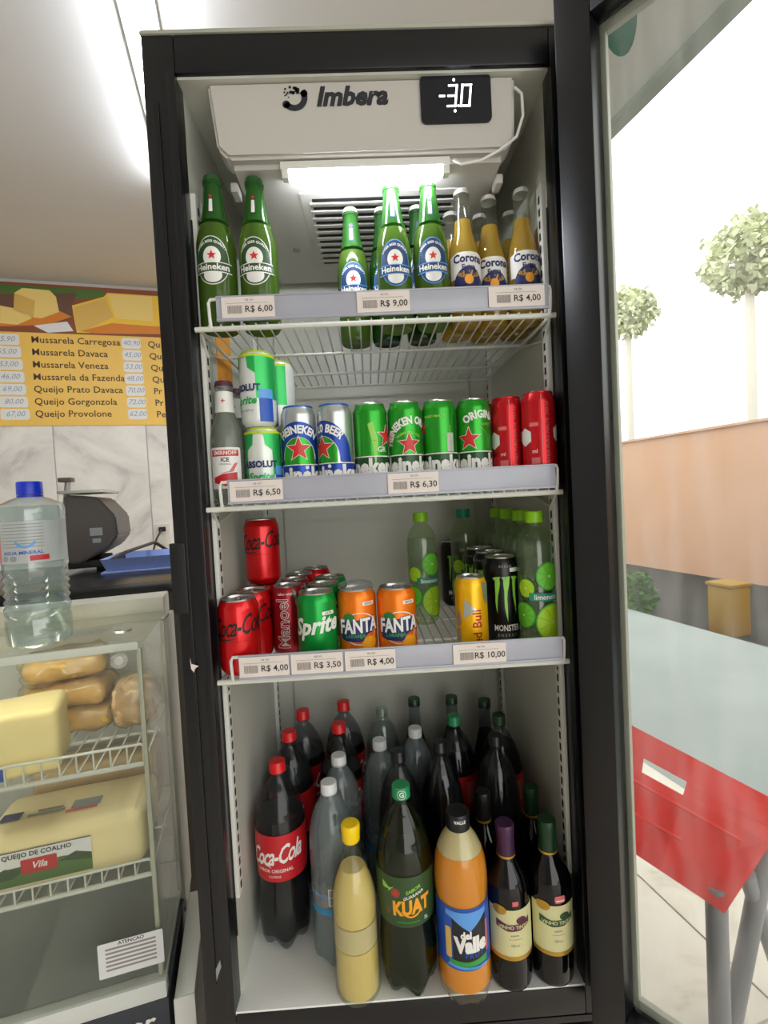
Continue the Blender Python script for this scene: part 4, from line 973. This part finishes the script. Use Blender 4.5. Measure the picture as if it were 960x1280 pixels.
P0_('coke2', 361, 913, .336, -.5, 'large cola bottle with a red cap, second in the left row on the cooler floor', cg, dx=.0, dy=.0)
P0_('coke2', 378, 887, .336, .4, 'large cola bottle with a red cap, last in the left row on the cooler floor', cg)
P0_('coke2', 423, 903, .336, .4, 'large cola bottle with a red cap, behind the two water bottles', cg)
P0_('coke2', 429, 875, .336, .4, 'large cola bottle with a red cap, against the back wall right of the left row', cg, dy=-.005)
P0_('wat', 412, 979, .313, -.35, 'ribbed water bottle with white cap, beside the front cola bottle', wg_); P0_('wat', 423, 943, .313, -.2, 'ribbed water bottle with white cap, directly behind the front water bottle', wg_)
P0_('wat', 474, 924, .313, .0, 'ribbed water bottle with white cap and blue band, behind the green-capped bottle', wg_); P0_('wclr', 477, 884, .313, .0, 'clear water bottle with a clear cap near the back wall', wg_)
P0_('wat', 520, 909, .313, .0, 'ribbed water bottle with white cap, farthest right of the water bottles', wg_)
P0_('cus', 436, 1030, .281, .1, 'glass bottle of pale yellow drink with a yellow cap at the front', 'juice bottles on the cooler floor', dy=.008)
P0_('kuat', 505, 990, .336, .0, 'green tinted soda bottle with green cap and green label at the front', cg, dy=.022, dx=-.002)
P0_('zero', 501, 960, .336, .0, 'dark soda bottle with a black cap behind the green-capped front bottle', cg, dy=.062)
P0_('dv', 573, 1022, .300, .0, 'orange juice bottle with black cap and blue label at the front', 'juice bottles on the cooler floor', dy=.02)
P0_('wp', 633, 1038, .265, .0, 'wine bottle with purple foil and cream label', 'wine bottles on the cooler floor', dy=.022, dx=.004)
P0_('wg', 685, 1031, .265, .0, 'wine bottle with green foil and cream label by the right wall', 'wine bottles on the cooler floor', dy=.018, dx=.008)
P0_('wd', 664, 992, .265, .0, 'dark wine bottle with green foil behind the front wine bottles', 'wine bottles on the cooler floor', dy=.034, dx=.014)
P0_('wn', 607, 1010, .265, .0, 'dark wine bottle with black foil directly behind the purple-foiled one', 'wine bottles on the cooler floor', dy=.05, dx=.006)
P0_('gs', 519, 872, .334, 0, 'dark soda bottle with a clear neck against the back wall, left of three', cg, dx=-.004); P0_('gs', 564, 870, .334, 0, 'dark soda bottle with a clear neck against the back wall, middle of three', cg); P0_('gs', 605, 874, .334, 0, 'dark soda bottle with a clear neck against the back wall, right of three', cg)
P0_('dg2', 566, 895, .336, .3, 'dark soda bottle with a bright green cap and red label, in the back rows', cg, dy=.005); P0_('dg3', 624, 899, .336, .3, 'dark soda bottle with a dark green cap and red label, by the right wall', cg)
P0_('zero', 546, 938, .336, 0, 'dark soda bottle with a black cap in the middle rows, left of its twin', cg, dy=.035, dx=.008); P0_('zero', 640, 945, .336, 0, 'dark soda bottle with a black cap in the middle rows by the right wall', cg, dy=.09, dx=-.0)

spread()
# ================================================================== CHEESE CASE
PC = at_z(180, 797, .59)
case = thing('display_case', 'glass fronted refrigerated cheese case left of the cooler', 'display case', (PC.x, PC.y, G), RA)
ZC = .59-G
CX0, CD = -.75, .335
def kb(name, m, x0, x1, y0, y1, z0, z1, bev=0, parent=None, smooth=True): return Box(name, m, parent or case, x0, x1, y0, y1, ZC+z0, ZC+z1, bev, smooth)
kb('glass_top', 'pane', CX0, 0, 0, .226, -.006, 0, .001)
kb('front_glass', 'pane', CX0, -.004, 0, .005, -.63, -.006); kb('side_glass', 'pane', -.005, 0, .005, .226, -.63, -.006)
kb('top_bar', 'case_metal', CX0, .0, .228, .30, -.02, .032, .003); kb('top_edge_trim', 'print_white', CX0, -.012, .006, .012, -.022, -.007, .002); kb('case_fill_strip', 'case_fill_light', CX0+.02, -.03, .013, .022, -.0215, -.0165, .001)  # glowing strip under the trim is added to brighten the cheeses
kb('corner_trim', 'case_metal', -.016, -.008, .006, .014, -.63, -.02, .002)
kb('side_post', 'case_post', -.012, .004, .228, CD, -.70, -.022, .003); kb('back_panel', 'case_inside', CX0, -.012, CD-.01, CD, -.68, -.02)
kb('inner_floor', 'case_inside', CX0, -.006, .008, CD-.01, -.66, -.645, .002); kb('front_sill', 'case_inside', CX0, -.002, -.004, .02, -.665, -.632, .003)
kb('base_cabinet', 'case_base', CX0, 0, -.002, CD, -ZC+.03, -.667, .004)
# slanted lower inner apron
bm = bmesh.new(); vs = [bm.verts.new(p) for p in ((CX0, .02, ZC-.632), (-.008, .02, ZC-.632), (-.008, .2, ZC-.50), (CX0, .2, ZC-.50))]; bm.faces.new(vs); bmesh.ops.solidify(bm, geom=bm.faces[:], thickness=.004); link('inner_apron', bm, 'case_inside', case, smooth=False)
kb('base_rail', 'case_metal', .010, .046, -.01, .24, -.80, -.665, .004); kb('rail_foot', 'white', .010, .046, -.014, -.0105, -.83, -.665, .001)
for x in (CX0+.05, -.05):
    for y in (.05, .28):
        bm = bmesh.new(); rod(bm, (x, y, 0), (x, y, .032), .018, 12); link('foot', bm, 'black_matte', case)
bm = bmesh.new(); rod(bm, (-.050, .07, ZC), (-.050, .07, ZC+.004), .016, 24); link('glass_button', bm, 'steel', case)
bm = bmesh.new(); rod(bm, (-.042, -.004, ZC-.035), (-.042, 0, ZC-.035), .014, 24); o = link('glass_button', bm, 'lens_cover', case)
bm = bmesh.new(); rod(bm, (-.042, -.006, ZC-.035), (-.042, -.004, ZC-.035), .007, 20); link('glass_button', bm, 'silver', case)
o = decal('lettering', [T('print_white', 'nor', 0, 0, .045, 1, .02, shear=.3)], None, case); o.location = (-.062, -.003, ZC-.703)
def lp(u, v, y=0):       # pixel to case-local x, z on a plane y of the case
    n = E2; p0 = PC+E2*y; d = ray(u, v); k = (p0-CAM).dot(n)/d.dot(n); q = CAM+d*k-PC; return q.dot(E1), q.z
xa, za = lp(125, 1232); xb, zb_ = lp(207, 1195)
st = decal('care_sticker', [RR('sticker', xa, xb-.002, -.575-.025, -.545+.008, .002, 1)], None, case); st.location = (0, 0, ZC)
zc_ = -.569; xm = (xa+xb)/2
decal('lettering', [T('ink', 'ATENCAO', xm, zc_+.027, .009, 2, .02)] + [Q('grey_ink', xa+.012, xb-.014, zc_+.018-k*.0075, zc_+.0215-k*.0075, 2) for k in range(6)], None, st)
# racks in the case
def rack(zr, lip, lab, d0=.02, d1=.30):
    t = thing('wire_rack', lab, 'rack', (PC.x, PC.y, .59+zr), RA, 'wire racks in the cheese case')
    bm = bmesh.new(); rod(bm, (CX0+.01, d0, 0), (-.014, d0, 0), .0042, 8); link('front_rail', bm, 'wire', t)
    bm = bmesh.new(); tube(bm, [(CX0+.02, d0-.002, lip), (-.022, d0-.002, lip), (-.017, d0-.002, lip-.004), (-.016, d0-.001, 0)], .0026, 8); link('lip_rail', bm, 'wire', t)
    for y in ((d0+d1)/2, d1):
        bm = bmesh.new(); rod(bm, (CX0+.01, y, -.002), (-.014, y, -.002), .0035, 8); link('cross_rail', bm, 'wire', t)
    me = None; x = -.018
    while x > CX0+.02:
        if me is None:
            bm = bmesh.new(); tube(bm, [(0, d0-.002, lip), (0, d0-.001, .004), (0, d0+.004, .003), (0, d1, .003)], .0017, 6); o = link('wire', bm, 'wire', t); me = o.data
        else: o = bpy.data.objects.new('wire', me); COL.objects.link(o); o.parent = t
        o.location = (x, 0, 0); x -= .027
    return t
ZA, ZB_ = -.237, -.445
rack(ZA, .038, 'upper white wire rack in the cheese case'); rack(ZB_, .030, 'lower white wire rack in the cheese case')
def lump(name, m, sx, sy, sz, rnd=.02, noise=.003, parent=None, loc=(0, 0, 0), rz=0, seg=5, freq=9):
    from mathutils import noise as nz
    bm = bmesh.new(); bmesh.ops.create_cube(bm, size=1)
    for v in bm.verts: v.co = Vector((v.co.x*sx, v.co.y*sy, v.co.z*sz))
    bmesh.ops.bevel(bm, geom=bm.edges[:], offset=rnd, segments=4, profile=.5, affect='EDGES')
    bmesh.ops.subdivide_edges(bm, edges=[e for e in bm.edges if e.calc_length() > .03], cuts=seg, use_grid_fill=True)
    for v in bm.verts:
        n = nz.noise_vector(v.co*freq*3+Vector((sx*50, sy*31, 0))); v.co += n*noise; v.co.z += sz/2
    M = Matrix.Translation(loc) @ Matrix.Rotation(rz, 4, 'Z')
    bm.transform(M)
    return link(name, bm, m, parent)
def cpos(x, y, z): q = PC+E1*x+E2*y; return (q.x, q.y, .59+z)
def cheese(name, label, m, x, y, z, sx, sy, sz, rnd, noise, rz=0, cat='cheese', wrap=False, group=None, freq=9):
    t = thing(name, label, cat, cpos(x, y, z), RA+rz, group)
    lump('cheese_body', m, sx, sy, sz, rnd, noise, t, freq=freq)
    if wrap: lump('plastic_wrap', 'wrap', sx+.008, sy+.008, sz+.006, rnd+.002, noise*1.6, t, freq=freq*2)
    return t
t = cheese('cheese_block', 'tall pale yellow cheese block at the front of the upper rack', 'cheese', -.235, .085, ZA+.006, .14, .11, .115, .012, .002, .15)
o = Box('blue_label', 'print_blue', t, -.055, -.012, -.0575, -.055, .004, .03, .001)
gw = 'wrapped smoked cheeses on the upper rack'
cheese('smoked_cheese', 'smoked cheese wrapped in plastic, lowest of the stack on the upper rack', 'cheese_smoked', -.200, .235, ZA+.006, .17, .10, .048, .02, .006, .1, wrap=True, group=gw)
cheese('smoked_cheese', 'smoked cheese wrapped in plastic, middle of the stack on the upper rack', 'cheese_smoked', -.195, .235, ZA+.062, .16, .10, .046, .02, .006, -.1, wrap=True, group=gw)
cheese('smoked_cheese', 'smoked cheese wrapped in plastic, topmost of the stack on the upper rack', 'cheese_smoked', -.200, .235, ZA+.118, .15, .095, .05, .02, .007, .2, wrap=True, group=gw)
cheese('wrapped_sausage', 'round pinkish food in crinkled plastic at the right of the upper rack', 'meat', -.040, .215, ZA+.006, .085, .10, .10, .038, .010, 0, 'food', wrap=True, freq=16).location = cpos(-.066, .20, ZA+.006)
t = cheese('cheese_block', 'large pale cheese block with a landscape label on the lower rack', 'cheese_pale', -.163, .115, ZB_+.006, .27, .15, .105, .022, .002, .0)
zz = .050
def fl_(name, shapes, parent, loc): o = decal(name, shapes, None, parent); o.location = loc; return o
lb = fl_('label', [Q('photo_white', -.085, .085, -.032, .030, 1), P('photo_green', [(-.085, -.032), (.085, -.032), (.085, -.006), (.04, .004), (.0, -.008), (-.05, .0), (-.085, -.01)], 2), Q('maroon', -.085, .085, .0285, .030, 2), P('label_green', [(-.085, -.012), (-.05, .002), (-.02, -.006), (-.04, -.018), (-.085, -.02)], 3), P('label_green', [(.03, -.004), (.06, .008), (.085, 0), (.085, -.012)], 3), RR('label_red', -.026, .030, -.014, .012, .002, 4)], t, (-.040, -.0775, zz))
fl_('lettering', [T('ink', 'QUEIJO DE COALHO', 0, .021, .0115, 5, .02), T('print_white', 'Vila', .002, -.001, .017, 5, .02, shear=.3)], lb, (0, 0, 0))
bm = bmesh.new()
o = decal('top_print', [RR('print_navy', -.118, -.085, -.014, .010, .002, 1), Q('grey_print', -.074, -.012, -.012, -.004, 1), Q('grey_print', -.060, -.018, .0, .006, 1), Q('pale_red', -.008, .045, -.022, -.014, 1), RR('grey_print', -.002, .048, -.012, .014, .002, 1)], None, t)
o.rotation_euler = (-PI/2, 0, 0); o.location = (.0, -.012, .1065)
cheese('cheese_block', 'tan cheese slab lying behind the large labelled block', 'cheese_tan', -.155, .255, ZB_+.006, .24, .085, .13, .015, .002, .0)
cheese('cheese_block', 'small yellow cheese piece left of the large labelled block', 'cheese', -.365, .09, ZB_+.006, .10, .09, .06, .012, .002, .0)

# water bottle on the case
q = at_z(46, 803, .5905)
wbt = thing('water_bottle', 'ribbed clear water bottle with a blue cap standing on the cheese case', 'bottle', (q.x+.008, q.y, .5905), .25); wbt.scale = (1.07, 1.07, 1.0)
BB = [(0, .006), (.02, .002), (.038, 0), (.0450, .006), (.0465, .02), (.0465, .045), (.0440, .052), (.0465, .060)]
z = .068
while z < .132: BB += [(.0465, z), (.0425, z+.0065)]; z += .013
BB += [(.0465, .137), (.0450, .142), (.0455, .146), (.0455, .222), (.0475, .230), (.0475, .240), (.0440, .249), (.0300, .257), (.0175, .262), (.0155, .266), (.0155, .272)]
bm = bmesh.new(); lathe(bm, BB, 48); 
for v in bm.verts:
    if .058 < v.co.z < .138: v.co.z += .004*math.sin(math.atan2(v.co.y, v.co.x))
link('bottle_body', bm, 'pet', wbt); Lathe('water', 'water', wbt, inner(BB, .245, .95), 36)
screw(wbt, .0185, .266, .289, 'cap_blue'); Lathe('cap_ring', 'cap_blue', wbt, [(.0185, .262), (.0185, .265), (.0160, .265)], 28)
Rf = lambda z: .0460
lb = decal('label', [Q('film_label', -.14, .14, .148, .220, 1), Q('pale_red', -.042, -.036, .150, .216, 2), RR('print_red', .010, .036, .152, .161, .001, 2), EL('grey_print', -.026, .157, .005, .005, 2), RR('grey_print', -.018, -.008, .152, .161, .002, 2)] + [Q('grey_print', -.030, .030, .214-k*.0055, .2155-k*.0055, 2) for k in range(8)] + [RING('print_skyblue', .005, .19, .012, .016, 200, 340, 2)], Rf, wbt, step=.006)
decal('lettering', [T('print_blue', 'AGUA MINERAL', .0, .166, .008, 3, .02)], Rf, lb, step=.006)

# counter with scale, tray, monitor
cn = thing('counter', 'dark topped counter behind the cheese case', 'counter', room(0, 0, G), RA)
Box('worktop', 'counter', cn, -1.9, -.16, 1.38, 2.0, .875, .905, .003); Box('counter_body', 'counter_front', cn, -1.88, -.18, 1.42, 1.98, 0, .875, .003)
ZK = G+.905
def rthing(name, lab, cat, s, t, z, rz=0): return thing(name, lab, cat, room(s, t, z), RA+rz)
scl = rthing('label_scale', 'dark grey counter scale with a slanted housing behind the water bottle', 'scale', -.46, 1.80, ZK)
bm = bmesh.new(); pr2 = [(-.085, .03), (-.085, .25), (.012, .235), (.058, .175), (.062, .11), (.035, .075), (-.05, .03)]
fa = [bm.verts.new((x, -.07, z)) for x, z in pr2]; fb = [bm.verts.new((x, .12, z)) for x, z in pr2]; bm.faces.new(fa[::-1]); bm.faces.new(fb)
for i in range(len(pr2)): bm.faces.new((fa[i], fa[(i+1) % 7], fb[(i+1) % 7], fb[i]))
bmesh.ops.bevel(bm, geom=bm.edges[:], offset=.006, segments=2, affect='EDGES'); bmesh.ops.recalc_face_normals(bm, faces=bm.faces)
link('housing', bm, 'scale_body', scl); Box('weighing_plate', 'steel', scl, -.10, .03, -.08, .13, .252, .262, .003)
bm = bmesh.new(); rod(bm, (0, 0, 0), (0, 0, .05), .025, 16); link('foot', bm, 'black_matte', scl); Box('base', 'black_matte', scl, -.09, .05, -.06, .11, .012, .035, .004)
bm = bmesh.new(); rod(bm, (-.12, .05, .2), (-.105, .05, .30), .009, 10); link('display_pole', bm, 'dull_silver', scl); Box('display_head', 'scale_body', scl, -.13, -.09, .03, .07, .295, .31, .003)
o = decal('rating_label', [Q('grey_print', -.018, .018, .115, .14, 1), Q('grey_print', -.012, .012, .092, .106, 1)], None, scl, y=-.07)
tr_ = rthing('tray', 'shallow pale blue tray lying on the counter beside the cooler', 'tray', -.32, 1.75, ZK)
bm = bmesh.new(); box(bm, -.11, .13, -.12, .12, 0, .006, .002)
b1 = [(-.11, -.12), (.13, -.12), (.13, .12), (-.11, .12)]; b2 = [(-.095, -.105), (.115, -.105), (.115, .105), (-.095, .105)]
for i in range(4):
    j = (i+1) % 4; a, b, c, d = [bm.verts.new(v) for v in ((b2[i][0], b2[i][1], .005), (b2[j][0], b2[j][1], .005), (b1[j][0], b1[j][1], .045), (b1[i][0], b1[i][1], .045))]; bm.faces.new((a, b, c, d))
link('tray_body', bm, 'tray_blue', tr_)
mo_ = rthing('monitor', 'dark screen at the left edge of the counter with a light blue glint', 'monitor', -.96, 1.75, ZK)
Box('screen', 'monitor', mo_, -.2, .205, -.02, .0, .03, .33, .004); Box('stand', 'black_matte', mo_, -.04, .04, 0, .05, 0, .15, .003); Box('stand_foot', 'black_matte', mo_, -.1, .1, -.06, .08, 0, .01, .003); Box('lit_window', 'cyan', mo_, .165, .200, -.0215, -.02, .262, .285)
bm = bmesh.new(); pts = [room(-.43, 1.72, ZK+.03), room(-.38, 1.74, ZK+.055), room(-.32, 1.90, ZK+.07), room(-.27, 1.95, ZK+.02)]; tube(bm, pts, .006, 6); tag(link('scale_cable', bm, 'cord'), 'brown cable running from the scale over to the blue tray', 'cable')

# ================================================================== STREET
def quad_slab(name, c4, th, m, parent=None, hole=None):
    bm = bmesh.new(); a, b, c, d = [Vector(p) for p in c4]     # a left-bottom, b right-bottom, c right-top, d left-top
    def pt(u, v): return a*(1-u)*(1-v)+b*u*(1-v)+c*u*v+d*(1-u)*v
    us = [0, .02, .30, .54, .98, 1]; vs_ = [0, .66, .78, .97, .99, 1]
    g = [[bm.verts.new(pt(u, v)) for v in vs_] for u in us]; fs = []
    for i in range(5):
        for j in range(5):
            if hole and i == 2 and j == 1: continue
            fs.append(bm.faces.new((g[i][j], g[i+1][j], g[i+1][j+1], g[i][j+1])))
    r = bmesh.ops.solidify(bm, geom=fs, thickness=th)
    bmesh.ops.recalc_face_normals(bm, faces=bm.faces)
    return link(name, bm, m, parent, smooth=False)
def ray_pt(u, v, d): r = ray(u, v); return CAM+r*(d/F)
# folded red panel chair outside, leaning back
def dpt(u, v, dd): q = ray_pt(u, v, dd); return q
a = dpt(745, 1035, 1.00); b = dpt(906, 1142, .86); c = dpt(992, 1012, .90); d = dpt(742, 882, 1.05)
ch = thing('folding_chair', 'red plastic folding chair with a slotted handle, seen through the open door', 'chair', (a.x*.5+c.x*.5, a.y*.5+c.y*.5, G))
off = Vector(ch.location)
quad_slab('seat_panel', [p-off for p in (a, b, c, d)], .02, 'red_plastic', ch, True)
nrm = (b-a).cross(d-a).normalized()
if nrm.dot(CAM-a) < 0: nrm = -nrm
bm = bmesh.new()
def qq(u, v): return a*(1-u)*(1-v)+b*u*(1-v)+c*u*v+d*(1-u)*v-off+nrm*.0035
for u0, v0, u1, v1 in ((.15, .56, .88, .57), (.15, .30, .6, .32)):
    tube(bm, [qq(u0, v0), qq(u1, v1)], .003, 6)
link('moulded_rib', bm, 'red_plastic', ch)
def leg(p0, p1, r_=.017):
    bm = bmesh.new(); tube(bm, [p0-off, p1-off], r_, 10); link('leg', bm, 'leg_grey', ch)
pa = b.lerp(a, .06)-nrm*.030; leg(pa+Vector((0, 0, .03)), Vector((pa.x, pa.y, G)), .019)
pb_ = b.lerp(c, .62)-nrm*.032; fb_ = ray_pt(912, 1300, .95); leg(pb_, Vector((fb_.x, fb_.y, G)), .017)
pc_ = b.lerp(c, .30)-nrm*.045; fc_ = ray_pt(990, 1300, 1.0); leg(pc_, Vector((fc_.x, fc_.y, G)), .015)
pd = a.lerp(b, .12)-nrm*.032; leg(pd+Vector((0, 0, .03)), Vector((pd.x, pd.y, G)), .017)
bm = bmesh.new(); rod(bm, Vector((pa.x, pa.y, G+.2))-off, Vector((fb_.x, fb_.y, G+.2))-off+Vector((0, .03, 0)), .009, 8); link('stretcher', bm, 'leg_grey', ch)
q = at_z(912, 792, G-.12)
bn = thing('waste_bin', 'yellow bin standing at the far kerb, seen through the glass door', 'bin', q, RA); 
bm = bmesh.new(); box(bm, -.10, .10, -.10, .10, 0, .38, .02); link('bin_body', bm, 'bin_yellow', bn); Box('bin_lid', 'bin_yellow', bn, -.11, .11, -.11, .11, .38, .41, .012)
from mathutils import noise as nz
def bush(name, lab, cat, loc, rx, rz_, m, trunk=0, n=900, leaf=.05):
    t = thing(name, lab, cat, loc)
    bm = bmesh.new(); r = random.Random(int(loc[0]*100))
    for i in range(n):
        v = Vector((r.gauss(0, 1), r.gauss(0, 1), r.gauss(0, 1))).normalized()*(r.uniform(.3, 1)**.5)
        v *= 1+.3*nz.noise(v*2.5)
        c_ = Vector((v.x*rx, v.y*rx, trunk+rz_+v.z*rz_)); a = Vector((r.uniform(-1, 1), r.uniform(-1, 1), r.uniform(-1, 1)))*leaf; b = a.cross(Vector((r.uniform(-1, 1), r.uniform(-1, 1), 1))).normalized()*leaf*.6
        bm.faces.new([bm.verts.new(c_+p) for p in (a, b, -a, -b)])
    o = link('foliage', bm, m, t, smooth=False); o['kind'] = 'stuff'
    bm = bmesh.new(); rod(bm, (0, 0, 0), (0, 0, trunk+rz_), .02+trunk*.012, 8); link('trunk', bm, 'bark', t)
    return t
q = at_z(800, 772, G-.12); bush('shrub', 'green shrub at the far kerb just right of the door frame', 'shrub', (q.x, q.y, G-.12), .14, .2, 'hedge', 0, 500, .05)
for u, v, hgt, r_ in ((784, 392, 3.1, 1.1), (936, 320, 2.6, 1.0)):
    p = ray_pt(u, v, 13 if u < 900 else 8.5); bush('street_tree', 'tree tinted pale as if overexposed beyond the beige wall, %s in the glass door' % ('left' if u < 900 else 'right'), 'tree', (p.x, p.y, G-.1), .75 if u < 900 else .7, .7, 'foliage', p.z-G+.1-.7, 1500, .09)
# green and white hanging sign under the shop ceiling
q = at_z(772, 30, CEIL-.25)
sg = thing('hanging_sign', 'small green sign hanging under the shop ceiling near the opening', 'sign', (q.x, q.y, CEIL), RA)
bm = bmesh.new(); vs = [bm.verts.new((.09*math.cos(i*PI/12)*.7, 0, -.2+.13*math.sin(i*PI/12))) for i in range(24)]; bm.faces.new(vs); bmesh.ops.solidify(bm, geom=bm.faces[:], thickness=.006); link('sign_panel', bm, 'green_sign', sg, smooth=False)
bm = bmesh.new(); rod(bm, (0, .003, -.08), (0, .003, 0), .004, 6); link('hanger', bm, 'steel', sg)
